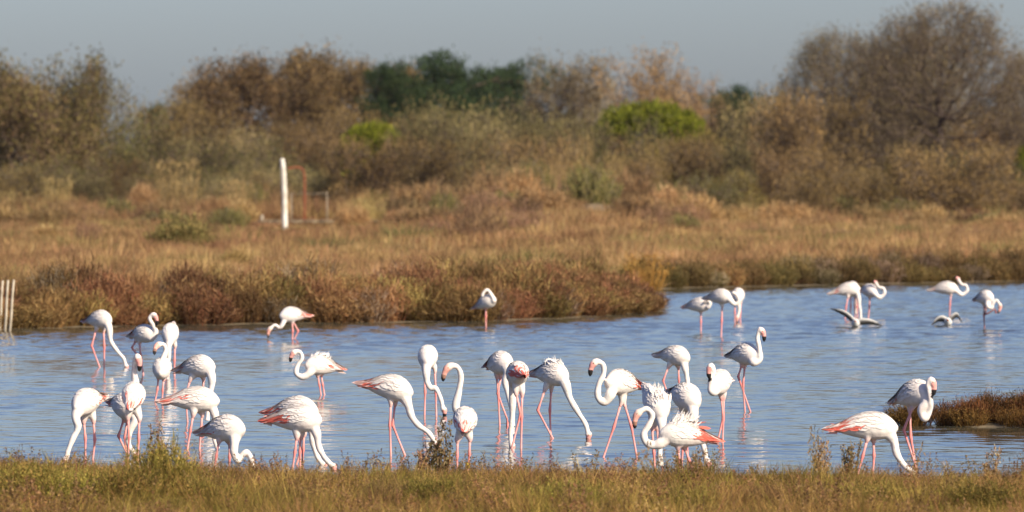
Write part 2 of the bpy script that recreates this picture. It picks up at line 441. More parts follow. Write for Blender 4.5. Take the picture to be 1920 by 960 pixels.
def tuft_mesh(name, seed, n, r, cols, width=0.02, lean=0.35, mat=None, hvar=0.4, curve=0.2):
    """unit-high grass tuft"""
    rnd = np.random.default_rng(seed); mb = MB(); a = rnd.random(n) * 6.283; q = np.sqrt(rnd.random(n))
    b = np.stack([np.cos(a) * q * r, np.sin(a) * q * r, np.full(n, -0.03)], 1)
    t = b + np.stack([np.cos(a) * lean * q, np.sin(a) * lean * q, 1 - hvar * rnd.random(n)], 1) + rnd.normal(size=(n, 3)) * [0.12, 0.12, 0.02]
    blades(mb, b, t, width * (0.6 + 0.8 * rnd.random(n)), tint(cols, n, rnd, 0.2), rnd, curve, 3)
    return mb.build(name, [mat or M_grass])

# ------------------------------------------------------------------ scattered ground cover (uncountable)
def scatter(name, pts, idx, rot, scl, protos, **props):
    col = bpy.data.collections.new(name + '_kinds')
    for k, me in enumerate(protos):
        o = bpy.data.objects.new('%s_kind_%02d' % (name, k), me); col.objects.link(o)
    me = bpy.data.meshes.new(name); me.vertices.add(len(pts)); me.vertices.foreach_set('co', np.asarray(pts, np.float32).ravel()); me.update()
    a = me.attributes.new('idx', 'INT', 'POINT'); a.data.foreach_set('value', np.asarray(idx, np.int32))
    a = me.attributes.new('rot', 'FLOAT_VECTOR', 'POINT'); a.data.foreach_set('vector', np.asarray(rot, np.float32).ravel())
    a = me.attributes.new('scl', 'FLOAT_VECTOR', 'POINT'); a.data.foreach_set('vector', np.asarray(scl, np.float32).ravel())
    g = bpy.data.node_groups.new(name + '_scatter', 'GeometryNodeTree')
    g.interface.new_socket('Geometry', in_out='INPUT', socket_type='NodeSocketGeometry'); g.interface.new_socket('Geometry', in_out='OUTPUT', socket_type='NodeSocketGeometry')
    N, L = g.nodes, g.links; gi = N.new('NodeGroupInput'); go = N.new('NodeGroupOutput'); ip = N.new('GeometryNodeInstanceOnPoints')
    ci = N.new('GeometryNodeCollectionInfo'); ci.inputs[0].default_value = col; ci.inputs['Separate Children'].default_value = True; ci.inputs['Reset Children'].default_value = True
    def named(nm, ty):
        q = N.new('GeometryNodeInputNamedAttribute'); q.data_type = ty; q.inputs[0].default_value = nm; return q.outputs[0]
    L.new(gi.outputs[0], ip.inputs['Points']); L.new(ci.outputs[0], ip.inputs['Instance']); ip.inputs['Pick Instance'].default_value = True
    L.new(named('idx', 'INT'), ip.inputs['Instance Index']); L.new(named('rot', 'FLOAT_VECTOR'), ip.inputs['Rotation']); L.new(named('scl', 'FLOAT_VECTOR'), ip.inputs['Scale'])
    L.new(ip.outputs[0], go.inputs[0])
    o = link(name, me, **props); md = o.modifiers.new('scatter', 'NODES'); md.node_group = g
    return o

GOLD = [(0.43, 0.27, 0.115), (0.36, 0.215, 0.09), (0.49, 0.34, 0.165)]
RUST = [(0.27, 0.15, 0.07), (0.22, 0.12, 0.062), (0.33, 0.20, 0.09)]
OLIV = [(0.20, 0.18, 0.06), (0.15, 0.14, 0.045), (0.28, 0.22, 0.08)]
def meadow():
    r = np.random.default_rng(11); n = 26000
    d = 131 * (3.4 ** r.random(n)); x = (r.random(n) * 2 - 1) * (0.092 * d + 2)
    sf = poly_sd(x, d, shore_far); ok = (sf > 0.35) & (d < 450)
    # leave the track by the posts and the sandy patch thinner
    tx = at(610, 415, 325)[0]; ok &= ~((np.abs(x - tx) < 4.2) & (d > 303) & (d < 334))
    ok &= ~((np.abs(x - at(533, 430, 284)[0]) < 0.7) & (d > 268) & (d < 289))
    sx = at(1120, 412, 300)[0]; ok &= ~((np.abs(x - at(1115, 412, 277)[0]) < 1.15) & (d > 255) & (d < 280))
    x, d, sf = x[ok], d[ok], sf[ok]; n = len(x); z = ground_z(x, d)
    u = lump(x, d * 0.22, 1.5, 3) + 0.7 * lump(x, d * 0.2, 4.3, 1) + 0.55 * r.normal(size=n); left = x < -0.004 * d
    idx = np.where(u > 0.95, 4 + (r.random(n) > 0.5), np.where((u < -0.45) | (left & (d > 200) & (u < 0.35)), 2 + (r.random(n) > 0.5), r.integers(0, 2, n)))
    clump = np.clip(0.5 + lump(x, d * 0.3, 0.9, 7) + 0.6 * lump(x, d * 0.3, 2.2, 9), 0.05, 1.6)
    h = (0.26 + 0.16 * r.random(n) + 0.26 * clump * r.random(n)) * np.where(sf < 1.0, 0.45, 1) * (1 + 0.35 * np.exp(-((x - 1.2) / 5) ** 2 - ((d - 270) / 50) ** 2)) * np.clip(0.7 + d / 700, 0, 1.25)
    h = h * np.where(d > 300, 1 + 0.9 * np.clip(clump, 0, 1.2), 1.0) * np.where(r.random(n) < 0.04, 1.7, 1.0)
    h = np.where((np.abs(x - tx) < 4.4) & (d > 245) & (d < 336), h * 0.32, h)
    wdt = 0.9 * np.clip(d / 190, 0.75, 2.0) * (0.7 + 0.6 * r.random(n))
    protos = [tuft_mesh('gold', 1, 60, 0.42, GOLD, 0.022), tuft_mesh('gold2', 2, 60, 0.42, GOLD[1:] + RUST[:1], 0.022), tuft_mesh('rust', 3, 60, 0.42, RUST, 0.024), tuft_mesh('rust2', 4, 60, 0.42, RUST[:2] + GOLD[1:2], 0.024), tuft_mesh('oliv', 5, 60, 0.42, OLIV, 0.022), tuft_mesh('oliv2', 6, 60, 0.42, OLIV + GOLD[:1], 0.022)]
    scatter('meadow_grass', np.stack([x, d, z], 1), idx, np.stack([r.normal(size=n) * 0.1, r.normal(size=n) * 0.1, r.random(n) * 6.28], 1), np.stack([wdt, wdt, h], 1), protos,
            kind='stuff', label='dry golden and rust brown grass covering the land behind the lagoon', category='grass')
meadow()

def foreground():
    r = np.random.default_rng(12); n = 13000
    x = (r.random(n) * 2 - 1) * 7.2; d = 50 + 18.4 * r.random(n) ** 0.85
    s = shore_near(x) - d; ok = s > -0.12; x, d, s = x[ok], d[ok], s[ok]; n = len(x)
    z = ground_z(x, d); u = lump(x * 1.0, d * 0.5, 0.55, 5) + 0.6 * r.normal(size=n)
    idx = np.where(u > 0.95, 2, np.where(u < -0.6, 3, r.integers(0, 2, n)))
    q_ = r.random(n); idx = np.where((s < 1.6) & (q_ < 0.45), 3, idx); idx = np.where(r.random(n) < np.where(s < 1.6, 0.16, 0.05), 4, idx)
    h = np.clip(0.5 + s / 2.6, 0.5, 1) * (0.09 + 0.12 * r.random(n)) * (0.75 + 0.75 * np.clip(lump(x, d * 0.6, 0.38, 2) + 0.5, 0, 1.4)) * np.where(r.random(n) < 0.06, 1.6, 1.0)
    h = np.where(idx == 4, h * 1.55, h)
    wdt = 0.28 + 0.30 * r.random(n)
    A = [(0.36, 0.235, 0.068), (0.29, 0.18, 0.052), (0.23, 0.145, 0.042)]; B = [(0.20, 0.16, 0.03), (0.24, 0.18, 0.038), (0.15, 0.12, 0.026)]; C = [(0.25, 0.13, 0.055), (0.19, 0.105, 0.05), (0.29, 0.175, 0.08)]
    def seeded(seed):
        rnd = np.random.default_rng(seed); mb = MB(); m = 9; a = rnd.random(m) * 6.28; b = np.stack([np.cos(a) * 0.15, np.sin(a) * 0.15, np.zeros(m)], 1); t = b * 2.0 + np.stack([rnd.normal(size=m) * 0.12, rnd.normal(size=m) * 0.12, 0.75 + 0.3 * rnd.random(m)], 1)
        blades(mb, b, t, np.full(m, 0.016), tint(A, m, rnd), rnd, 0.08, 2)
        k = np.repeat(np.arange(m), 14); f = 0.45 + 0.55 * rnd.random((len(k), 1)); p = b[k] + (t[k] - b[k]) * f
        leaves(mb, p, rnd.normal(size=(len(k), 3)) + [0, 0, 0.6], 0.075, 0.03, tint(C, len(k), rnd), rnd)
        return mb.build('seeded', [M_fore])
    protos = [tuft_mesh('f_tan', 21, 46, 0.45, A, 0.013, lean=0.5, mat=M_fore), tuft_mesh('f_tan2', 22, 46, 0.45, A[1:] + B[:2] + C[:1], 0.013, lean=0.5, mat=M_fore), tuft_mesh('f_olive', 23, 56, 0.42, B, 0.020, mat=M_fore), tuft_mesh('f_red', 24, 46, 0.45, C + A[1:2], 0.017, mat=M_fore), seeded(25)]
    scatter('shore_grass', np.stack([x, d, z], 1), idx, np.stack([r.normal(size=n) * 0.12, r.normal(size=n) * 0.12, r.random(n) * 6.28], 1), np.stack([wdt, wdt, h], 1), protos,
            kind='stuff', label='tan and olive grass along the near shore below the flamingos', category='grass')
foreground()

# ------------------------------------------------------------------ shrubs on the banks (individual plants)
GL = [(0.205, 0.098, 0.042), (0.25, 0.14, 0.055), (0.17, 0.095, 0.045), (0.30, 0.185, 0.082)]
GLg = [(0.28, 0.19, 0.07), (0.22, 0.16, 0.06), (0.34, 0.21, 0.08)]
GRY = [(0.34, 0.25, 0.17), (0.27, 0.19, 0.13)]
glass = [shrub_mesh('glasswort_%d' % k, 40 + k, 1.0, 1.15, 260, [GL, GL, GL[:2] + GLg, GLg + GL[:1], GRY + GL[:2]][k], [GL, GL[1:], GL + GLg, GLg, GL][k], 1500, 0.04, 0.018, 0.016, sprigs=6) for k in range(5)]
OB = [(0.12, 0.09, 0.032), (0.165, 0.11, 0.04), (0.10, 0.075, 0.032), (0.21, 0.13, 0.05)]
rbank = [shrub_mesh('saltbush_%d' % k, 60 + k, 1.0, 1.25, 240, [OB, OB[1:], OB[:2] + GRY][k], [OB, OB + [(0.20, 0.17, 0.04)], OB + GRY][k], 1500, 0.045, 0.02, 0.016, sprigs=6) for k in range(3)]

def put(name, me, x, y, h, wd, rz, **props):
    z = float(ground_z(np.array([x]), np.array([y]))[0])
    o = link(name, me, loc=(x, y, z - 0.03), **props); o.scale = (wd, wd, h); o.rotation_euler = (0, 0, rz); return o
R = random.Random(5)
def where(x_, tab):
    for lim, w_ in tab:
        if x_ < lim: return w_
GB = [(60, 'by the stakes'), (150, 'right of the stakes'), (230, 'behind the farthest left feeder'), (300, 'behind the shaded curved neck'), (400, 'above the orange headed flamingo'), (490, 'left of the small pinkish feeder'), (590, 'behind the small pinkish feeder'), (690, 'right of the small pinkish feeder'), (790, 'above the zigzag necked flamingo'), (870, 'left of the lone preening flamingo'), (950, 'behind the lone preening flamingo'), (1030, 'right of the lone preening flamingo'), (1110, 'towards the point'), (1180, 'near the point'), (9999, 'at the very point')]
GR = [(1290, 'beside the orange reeds'), (1350, 'behind the far trio'), (1430, 'right of the far trio'), (1520, 'between the far groups'), (1600, 'behind the flamingos above the gull'), (1680, 'right of the gull group'), (1760, 'left of the ring necked flamingo'), (1830, 'behind the ring necked flamingo'), (9999, 'at the right frame edge')]
NS = [(120, 'the left corner'), (210, 'the leftmost flamingo'), (290, 'the upright flamingo seen from behind'), (400, 'the large pink tailed flamingo'), (500, 'the looped neck flamingo'), (590, 'the feeding pair'), (680, 'the gap after the feeding pair'), (780, 'the feeder by the weeds'), (900, 'the ring legged flamingo'), (1010, 'the flamingo with red wing spots'), (1110, 'the feeder reaching right'), (1200, 'the striding flamingo'), (1310, 'the crowd'), (1400, 'the dark billed flamingo'), (1520, 'the open water'), (1640, 'the red tailed right feeder'), (1760, 'the loop necked flamingo'), (9999, 'the islet')]
def left_bank():
    pts = np.array(shore_far); a = [p for p in shore_far if -14 < p[0]][:]
    # walk the shoreline from the left frame edge round the point
    line = np.array(shore_far[2:13]); seg = np.linalg.norm(np.diff(line, axis=0), axis=1); cum = np.concatenate([[0], np.cumsum(seg)])
    for row, (off, step, hh) in enumerate(((0.42, 0.66, 0.72), (0.95, 0.8, 0.98), (1.8, 0.9, 1.10), (3.0, 1.1, 1.02), (5.0, 1.6, 0.85), (8.0, 2.4, 0.75))):
        s = -1.5 + R.random() * 0.4
        while s < cum[-1] - 14:
            x = np.interp(s, cum, line[:, 0]); y = np.interp(s, cum, line[:, 1])
            if s < 0: x += s
            t = np.array([np.interp(s + .6, cum, line[:, 0]) - np.interp(s - .6, cum, line[:, 0]), np.interp(s + .6, cum, line[:, 1]) - np.interp(s - .6, cum, line[:, 1])])
            t = t / (np.linalg.norm(t) + 1e-9) if np.linalg.norm(t) > 0 else np.array([1.0, 0])
            nrm = np.array([-t[1], t[0]]); o_ = off + R.uniform(-0.2, 0.2)
            q = np.array([x, y]) + nrm * o_
            tipd = max(0.0, min(1.0, (tip[0] - q[0]) / 1.6)); taper = 0.42 + 0.58 * tipd ** 0.7
            if poly_sd(q[:1], q[1:], shore_far)[0] > 0.18:
                h = hh * R.uniform(0.68, 1.16) * taper; wd = R.uniform(0.8, 1.45) * (0.7 + 0.3 * taper)
                k = R.choice((0, 0, 1, 1, 2, 3, 4)); 
                xp = 960 + q[0] * F / q[1]
                lab = '%s glasswort in the left bank %s %s' % (('dark rusty', 'rust brown', 'olive rust', 'olive', 'greyish')[k], ('waterside row', 'second row', 'middle row', 'fourth row', 'rear row', 'last row')[row], where(xp, GB))
                put('glasswort_shrub', glass[k], q[0], q[1], h, wd, R.uniform(0, 6.28), label=lab, category='shrub', group='glasswort shrubs of the left bank')
            s += step * R.uniform(0.75, 1.25)
left_bank()
def right_bank():
    line = np.array(shore_far[13:17]); x = 3.4
    for row, (off, step, hh) in enumerate(((0.6, 0.62, 0.62), (1.3, 0.75, 0.78), (2.3, 0.9, 0.78))):
        x = 3.2 + R.random() * 0.3
        while x < 17:
            y = np.interp(x, line[:, 0], line[:, 1]) + off + R.uniform(-0.2, 0.25)
            put('saltbush', R.choice(rbank + rbank[:2] + [glass[3]]), x, y, hh * R.uniform(0.75, 1.2), R.uniform(0.75, 1.1), R.uniform(0, 6.28),
                label='olive saltbush in the right bank %s row %s' % (('waterside', 'middle', 'rear')[row], where(960 + x * F / y, GR)), category='shrub', group='saltbushes of the right bank')
            x += step * R.uniform(0.75, 1.25)
right_bank()
# islet at the right edge
isl_mesh = [shrub_mesh('islet_%d' % k, 80 + k, 1.0, 1.1, 230, [(0.17, 0.072, 0.024), (0.12, 0.055, 0.022), (0.20, 0.10, 0.03), (0.10, 0.06, 0.024)], [(0.19, 0.085, 0.026), (0.13, 0.06, 0.022)], 1400, 0.05, 0.022, 0.013, upright=1.0, flat=0.45) for k in range(3)]
for k in range(66):
    a = R.uniform(0, 6.28); q = math.sqrt(R.random()) * 0.86; x, y = ISL[0] + math.cos(a) * q * 2.6, ISL[1] + math.sin(a) * q * 0.95
    if x > 7.0: continue
    put('islet_glasswort', R.choice(isl_mesh), x, y, R.uniform(0.28, 0.45) * (1.05 - 0.45 * q * q), R.uniform(0.38, 0.6), R.uniform(0, 6.28), label='orange brown tuft at the %s of the islet' % (('left end', 'middle', 'right side')[0 if x < 5.4 else (1 if x < 6.0 else 2)] + (' front' if y < ISL[1] - 0.3 else (' back' if y > ISL[1] + 0.3 else ' centre'))), category='shrub', group='glasswort tufts on the islet')

# near-shore shrubs and weeds
FO = [(0.21, 0.175, 0.035), (0.16, 0.135, 0.03), (0.27, 0.205, 0.05), (0.30, 0.19, 0.055)]
fsh = [shrub_mesh('sea_blite_%d' % k, 100 + k, 1.0, 1.3, 330, FO, FO, 2200, 0.06, 0.02, 0.012, upright=1.1, flat=0.25) for k in range(2)]
for (x_, y_, h, wd, lab) in ((300, 948, 0.66, 0.62, 'tall blurred olive bush in the foreground below the left flamingos'), (235, 960, 0.50, 0.62, 'low olive bush left of the tallest foreground bush'), (385, 960, 0.38, 0.5, 'low olive bush right of the tallest foreground bush'),
                         (60, 956, 0.50, 0.75, 'olive bush in the lower left corner'), (150, 960, 0.44, 0.55, 'yellowish bush near the lower left corner'), (820, 962, 0.40, 0.55, 'rounded green bush at the bottom under the tall dry weeds'), (1060, 966, 0.36, 0.55, 'small olive bush at the bottom middle of the shore'), (1640, 964, 0.34, 0.55, 'olive bush at the bottom below the right hand feeding flamingo'), (1840, 966, 0.36, 0.6, 'olive bush in the lower right corner')):
    d = dist(y_, 0.1); put('foreground_bush', fsh[R.randrange(2)], at(x_, y_, d)[0], d, h, wd, R.uniform(0, 6.28), label=lab, category='bush')
fsh2 = [shrub_mesh('shore_bush_%d' % k, 110 + k, 1.0, 1.3, 240, [[(0.30, 0.19, 0.06), (0.36, 0.25, 0.085), (0.24, 0.15, 0.05)], [(0.26, 0.14, 0.065), (0.22, 0.12, 0.055), (0.32, 0.20, 0.08)], FO + [(0.32, 0.22, 0.07)]][k], [[(0.34, 0.22, 0.07)], [(0.27, 0.15, 0.07)], FO][k], 1100, 0.045, 0.016, 0.010, upright=1.1, flat=0.3) for k in range(3)]
for k in range(34):
    x_ = 15 + k * 56 + R.uniform(-16, 16); c = k % 3 if R.random() < 0.7 else 2; fr = k % 2; y_ = R.uniform(948, 972) if fr else R.uniform(926, 942)
    d = dist(y_, 0.1); put('shore_bush', fsh2[c], at(x_, y_, d)[0], d, R.uniform(0.24, 0.36) * (1.0 if fr else 0.7), R.uniform(0.3, 0.55), R.uniform(0, 6.28),
        label='small %s bush, near shore %s, below %s' % (('tan', 'reddish', 'olive')[c], 'front' if fr else 'back', where(x_, NS)), category='bush', group='small bushes on the near shore')
def weed_mesh(seed):
    rnd = np.random.default_rng(seed); mb = MB(); m = 15; a = rnd.random(m) * 6.28
    b = np.stack([np.cos(a) * 0.05, np.sin(a) * 0.05, np.zeros(m)], 1); t = b + np.stack([np.cos(a) * 0.28 * rnd.random(m), np.sin(a) * 0.28 * rnd.random(m), 0.55 + 0.45 * rnd.random(m)], 1)
    C = [(0.29, 0.17, 0.095), (0.24, 0.15, 0.08), (0.33, 0.24, 0.12)]
    blades(mb, b, t, np.full(m, 0.030), tint(C, m, rnd), rnd, 0.1, 3)
    k = np.repeat(np.arange(m), 7); f = 0.3 + 0.7 * rnd.random((len(k), 1)); p = b[k] + (t[k] - b[k]) * f; d = rnd.normal(size=(len(k), 3)) * 0.6 + [0, 0, 0.8]
    e = p + d * 0.12; blades(mb, p, e, np.full(len(k), 0.020), tint(C, len(k), rnd), rnd, 0.1, 2)
    q = np.repeat(np.arange(len(k)), 8); pos = p[q] + (e[q] - p[q]) * rnd.random((len(q), 1)); leaves(mb, pos, rnd.normal(size=(len(q), 3)) + [0, 0, 0.5], 0.055, 0.030, tint(C, len(q), rnd), rnd)
    return mb.build('weed', [M_fore])
weeds = [weed_mesh(130 + k) for k in range(3)]
for (x_, y_, h, lab) in ((828, 908, 0.70, 'tallest dry brown weed beside the flamingo with raised neck'), (795, 908, 0.52, 'dry brown weed left of the tallest weed'), (760, 905, 0.33, 'short dry weed under the feeding flamingo with red tail'), (720, 905, 0.28, 'lowest dry weed in front of the middle feeding flamingo'), (858, 910, 0.30, 'dry weed in front of the legs of the flamingo with raised neck'),
                     (645, 900, 0.3, 'thin dry weed right of the two feeding flamingos with red wings'), (150, 880, 0.30, 'dry weed below the leftmost flamingo'), (295, 905, 0.62, 'thin tall weed rising from the olive bush'), (480, 885, 0.42, 'thin dry weed right of the flamingo with looped neck'), (1315, 905, 0.3, 'dry weed below the flamingo with ruffled back'), (1595, 905, 0.52, 'thin tall stalk left of the right hand feeding flamingo'), (1540, 905, 0.5, 'faint tall stalk in water left of the right hand feeding flamingo'), (1860, 902, 0.52, 'reddish thin weed below the islet'), (1778, 905, 0.34, 'thin weed right of the right hand feeding flamingo'), (1415, 905, 0.26, 'low dry weed below the flamingo with crossed legs'), (1000, 908, 0.24, 'low dry weed on the shore below the middle flamingos')):
    y_ += 8 if x_ > 350 else 0; d = dist(y_, 0.05); o = put('dry_weed', weeds[R.randrange(3)], at(x_, y_, d)[0], d, h, h * 0.8, R.uniform(0, 6.28), label=lab, category='weed')

# meadow shrubs, rushes, reeds
RU = [(0.135, 0.145, 0.05), (0.17, 0.165, 0.06), (0.10, 0.105, 0.04)]
rush = tuft_mesh('rush', 150, 240, 0.30, RU, 0.02, lean=0.6, mat=M_shrub, hvar=0.5, curve=0.08)
REED = [(0.42, 0.30, 0.12), (0.35, 0.245, 0.095), (0.47, 0.35, 0.16)]
def reed_mesh(seed, cols):
    rnd = np.random.default_rng(seed); mb = MB(); m = 120; a = rnd.random(m) * 6.28; q = np.sqrt(rnd.random(m)) * 0.35
    b = np.stack([np.cos(a) * q, np.sin(a) * q, np.zeros(m)], 1); t = b * 1.8 + np.stack([rnd.normal(size=m) * 0.08, rnd.normal(size=m) * 0.08, 0.45 + 0.55 * rnd.random(m)], 1)
    blades(mb, b, t, np.full(m, 0.014), tint(cols, m, rnd), rnd, 0.06, 3)
    k = np.repeat(np.arange(m), 9); f = rnd.random((len(k), 1)) * 0.9 + 0.1; p = b[k] + (t[k] - b[k]) * f
    leaves(mb, p, rnd.normal(size=(len(k), 3)) * 0.6 + [0, 0, 0.7], 0.12, 0.010, tint(cols, len(k), rnd), rnd)
    k = np.repeat(np.arange(m), 6); p = t[k] - [0, 0, 0.03] + rnd.normal(size=(len(k), 3)) * [0.015, 0.015, 0.04]; leaves(mb, p, rnd.normal(size=(len(k), 3)) * 0.3 + [0, 0, 0.8], 0.08, 0.014, tint(cols, len(k), rnd), rnd)
    return mb.build('reed', [M_dry])
reeds = [reed_mesh(160 + k, REED) for k in range(3)]
orange_reed = reed_mesh(170, [(0.48, 0.26, 0.06), (0.40, 0.20, 0.045), (0.52, 0.32, 0.09)])
def ground_at(x_, y_, zz=0.42):
    d = dist(y_, zz); return at(x_, y_, d)[0], d
def put_px(name, me, x_, yb, h_px, w_px, wmesh, zz=0.42, **props):
    x, d = ground_at(x_, yb, zz); s = F / d
    return put(name, me, x, d, h_px / s, w_px / s / wmesh, R.uniform(0, 6.28), **props)
for (x_, yb, h, wd, lab) in ((335, 416, 105, 90, 'tall pale yellow reed clump behind the green meadow shrub'), (110, 414, 75, 60, 'pale reed clump under the tall left trees'), (445, 416, 70, 60, 'leaning yellow reed clump left of the white post'), (1060, 412, 120, 70, 'pale reeds standing before the middle thicket'), (1100, 412, 140, 30, 'thin tall reeds left of the bright green dome tree'), (1150, 412, 110, 40, 'slanting pale reeds below the bright green dome tree'), (690, 414, 40, 80, 'low pale reeds right of the rusty pipe'), (20, 414, 50, 70, 'pale reeds at the left frame edge')):
    put_px('dry_reed_clump', reeds[R.randrange(3)], x_, yb, h * 1.12, wd, 1.2, label=lab, category='reeds')
put_px('orange_reed_clump', orange_reed, 1215, 538, 72, 85, 1.2, zz=0.1, label='bright orange reed clump at the corner where the right bank begins', category='reeds')
for (x_, yb, h, wd, lab) in ((620, 482, 50, 110, 'green rush tuft in the meadow below the white post'), (765, 468, 55, 105, 'large green rush tuft right of the rusty pipe'), (690, 490, 35, 75, 'low green rush tuft between the two larger ones'), (510, 476, 26, 70, 'low dark rush tuft left below the white post'), (1000, 478, 34, 100, 'flat green rush tuft below the sandy mound'), (1170, 474, 32, 80, 'olive rush tuft right below the sandy mound'), (1330, 450, 30, 60, 'olive rush tuft in the right meadow'), (905, 486, 22, 90, 'pale green rush patch in the middle meadow')):
    put_px('rush_tuft', rush, x_, yb, h, wd, 1.3, label=lab, category='rushes')
gsh = shrub_mesh('green_meadow_shrub', 180, 1.0, 1.2, 300, [(0.17, 0.15, 0.05), (0.22, 0.17, 0.06), (0.14, 0.13, 0.04)], [(0.17, 0.16, 0.05), (0.23, 0.18, 0.06)], 2400, 0.07, 0.03, 0.014)
put_px('green_meadow_shrub', gsh, 340, 474, 75, 130, 1.2, label='round olive green shrub standing alone in the left meadow', category='shrub')
tws = shrub_mesh('bare_meadow_shrub', 181, 1.0, 1.2, 130, [(0.20, 0.12, 0.07), (0.25, 0.16, 0.09)], None, 0, stemw=0.012, sprigs=6)
for (x_, yb, h, wd, lab) in ((890, 470, 100, 120, 'bare twiggy shrub in the middle of the meadow'), (985, 465, 70, 100, 'bare brown shrub right of the twiggy meadow shrub'), (1290, 440, 60, 90, 'bare brown shrub at the meadow edge right of the sandy mound'), (165, 470, 70, 60, 'thin bare shrub in the left meadow'), (815, 462, 45, 80, 'low bare shrub beside the large rush tuft')):
    put_px('bare_shrub', tws, x_, yb, h, wd, 1.2, label=lab, category='shrub')
for (x_, yb, h, wd, lab) in ((215, 520, 30, 60, 'dark brown low shrub at the back of the left bank'), (440, 512, 40, 55, 'upright dark shrub behind the left bank belt'), (395, 520, 28, 50, 'low green brown shrub behind the left bank belt'), (85, 462, 34, 60, 'dark rusty shrub in the far left meadow')):
    put_px('low_shrub', glass[3], x_, yb, h, wd, 1.15, zz=0.35, label=lab, category='shrub')

# ------------------------------------------------------------------ trees
def tree(name, meshes, x_, d, top_px, w_px, hm, wm, rz=None, mirror=False, **props):
    """stand a tree of mesh height hm and width wm at column x_, distance d, reaching up to row top_px"""
    x = at(x_, 400, d)[0]; z = float(ground_z(np.array([x]), np.array([d]))[0])
    H = at(x_, top_px, d)[2] - z
    o = link(name, None, loc=(x, d, z - 0.05), **props); o.empty_display_size = 0.5
    o.scale = (w_px / F * d / wm, w_px / F * d / wm, H / hm); o.rotation_euler = (0, 0, R.uniform(0, 6.28) if rz is None else rz)
    link('trunk', meshes[0], o); link('crown', meshes[1], o)
    return o

def straight(h, n=7, lean=(0, 0)): return [(lean[0] * (k / (n - 1)) ** 2, lean[1] * (k / (n - 1)) ** 2, h * k / (n - 1)) for k in range(n)]
BR = [(0.20, 0.125, 0.05), (0.165, 0.11, 0.048), (0.235, 0.16, 0.065), (0.13, 0.095, 0.048)]
TAN = [(0.34, 0.22, 0.10), (0.28, 0.18, 0.085), (0.25, 0.17, 0.09)]
GT = [(0.24, 0.19, 0.11), (0.20, 0.16, 0.10), (0.28, 0.21, 0.12)]
decid = []
for k, cols in enumerate((BR, BR + TAN[:1], TAN, GT)):
    rr = np.random.default_rng(200 + k)
    lob = [(rr.normal() * 2.6, rr.normal() * 2.6, 5.6 + rr.random() * 4.2, 1.7 + rr.random() * 1.0, 1.7 + rr.random() * 1.0, 1.2 + rr.random() * 0.8) for _ in range(11)] + [(0, 0, 6.5, 3.6, 3.6, 3.4), (0.5, 0, 9.6, 1.8, 1.8, 1.6), (-2.5, 0, 4, 2.2, 2.2, 2.0), (2.6, 0, 4.2, 2.2, 2.2, 2.0)]
    decid.append(tree_mesh('decid%d' % k, 210 + k, straight(6), lob, 900, 15000 if k < 2 else 9000, 0.27, 0.15, cols, (0.13, 0.10, 0.08), [(0.20, 0.15, 0.11), (0.15, 0.11, 0.085)], 1500, 0.8, 0.3, rtip=0.02, spread=0.30))
PN = [(0.035, 0.058, 0.020), (0.048, 0.072, 0.024), (0.026, 0.043, 0.018)]
pines = []
for k in range(2):
    rr = np.random.default_rng(230 + k)
    lob = [(rr.normal() * 1.9, rr.normal() * 1.9, 6.0 + rr.random() * 4.5, 1.3 + rr.random() * 0.9, 1.3 + rr.random() * 0.9, 0.9 + rr.random() * 0.7) for _ in range(13)] + [(0, 0, 10.8, 1.6, 1.6, 1.3), (0, 0, 7.5, 2.4, 2.4, 2.4), (0, 0, 4.6, 2.4, 2.4, 1.8)]
    pines.append(tree_mesh('pine%d' % k, 235 + k, straight(8.5), lob, 700, 14000, 0.34, 0.10, PN, (0.10, 0.07, 0.05), [(0.08, 0.06, 0.04)], 0, spread=0.26, rtip=0.018, up=0.6, shell=0.9, lmat=M_pine))
SPN = [(0.21, 0.225, 0.018), (0.16, 0.18, 0.016), (0.26, 0.26, 0.026), (0.10, 0.12, 0.014)]
rr = np.random.default_rng(240)
lob = [(math.cos(a) * q, math.sin(a) * q, 2.9 + 2.7 * math.sqrt(max(0, 1 - (q / 3.5) ** 2)) + rr.normal() * 0.06, 0.75, 0.75, 0.5) for a, q in [(rr.random() * 6.28, 3.1 * math.sqrt(rr.random())) for _ in range(70)]] + [(math.cos(a) * q, math.sin(a) * q, 1.5 + rr.random() * 1.8, 0.8, 0.8, 0.6) for a, q in [(rr.random() * 6.28, 2.2 + 0.9 * rr.random()) for _ in range(30)]] + [(0, 0, 3.4, 2.7, 2.7, 1.9)]
stone = tree_mesh('stone_pine', 241, straight(3.4), lob, 1000, 34000, 0.24, 0.075, SPN, (0.16, 0.10, 0.07), [(0.10, 0.08, 0.04)], 0, spread=0.13, rtip=0.02, up=0.8, shell=0.9, lmat=M_pine)
# feathery tamarisks on the left
TM = [(0.155, 0.125, 0.042), (0.12, 0.105, 0.036), (0.19, 0.15, 0.055), (0.15, 0.10, 0.05)]
tam = []
for k in range(2):
    rr = np.random.default_rng(250 + k)
    lob = [(rr.normal() * 1.4, rr.normal() * 1.4, 2.0 + rr.random() * 4.6, 0.8 + rr.random() * 0.5, 0.8 + rr.random() * 0.5, 1.1 + rr.random() * 0.8) for _ in range(16)] + [(0, 0, 3.0, 2.4, 2.4, 2.6)]
    tam.append(tree_mesh('tamarisk%d' % k, 255 + k, straight(3.2), lob, 800, 8500, 0.22, 0.075, TM, (0.10, 0.075, 0.055), [(0.15, 0.105, 0.07), (0.19, 0.14, 0.09)], 2600, 0.75, 0.9, spread=0.2, tw=0.022))
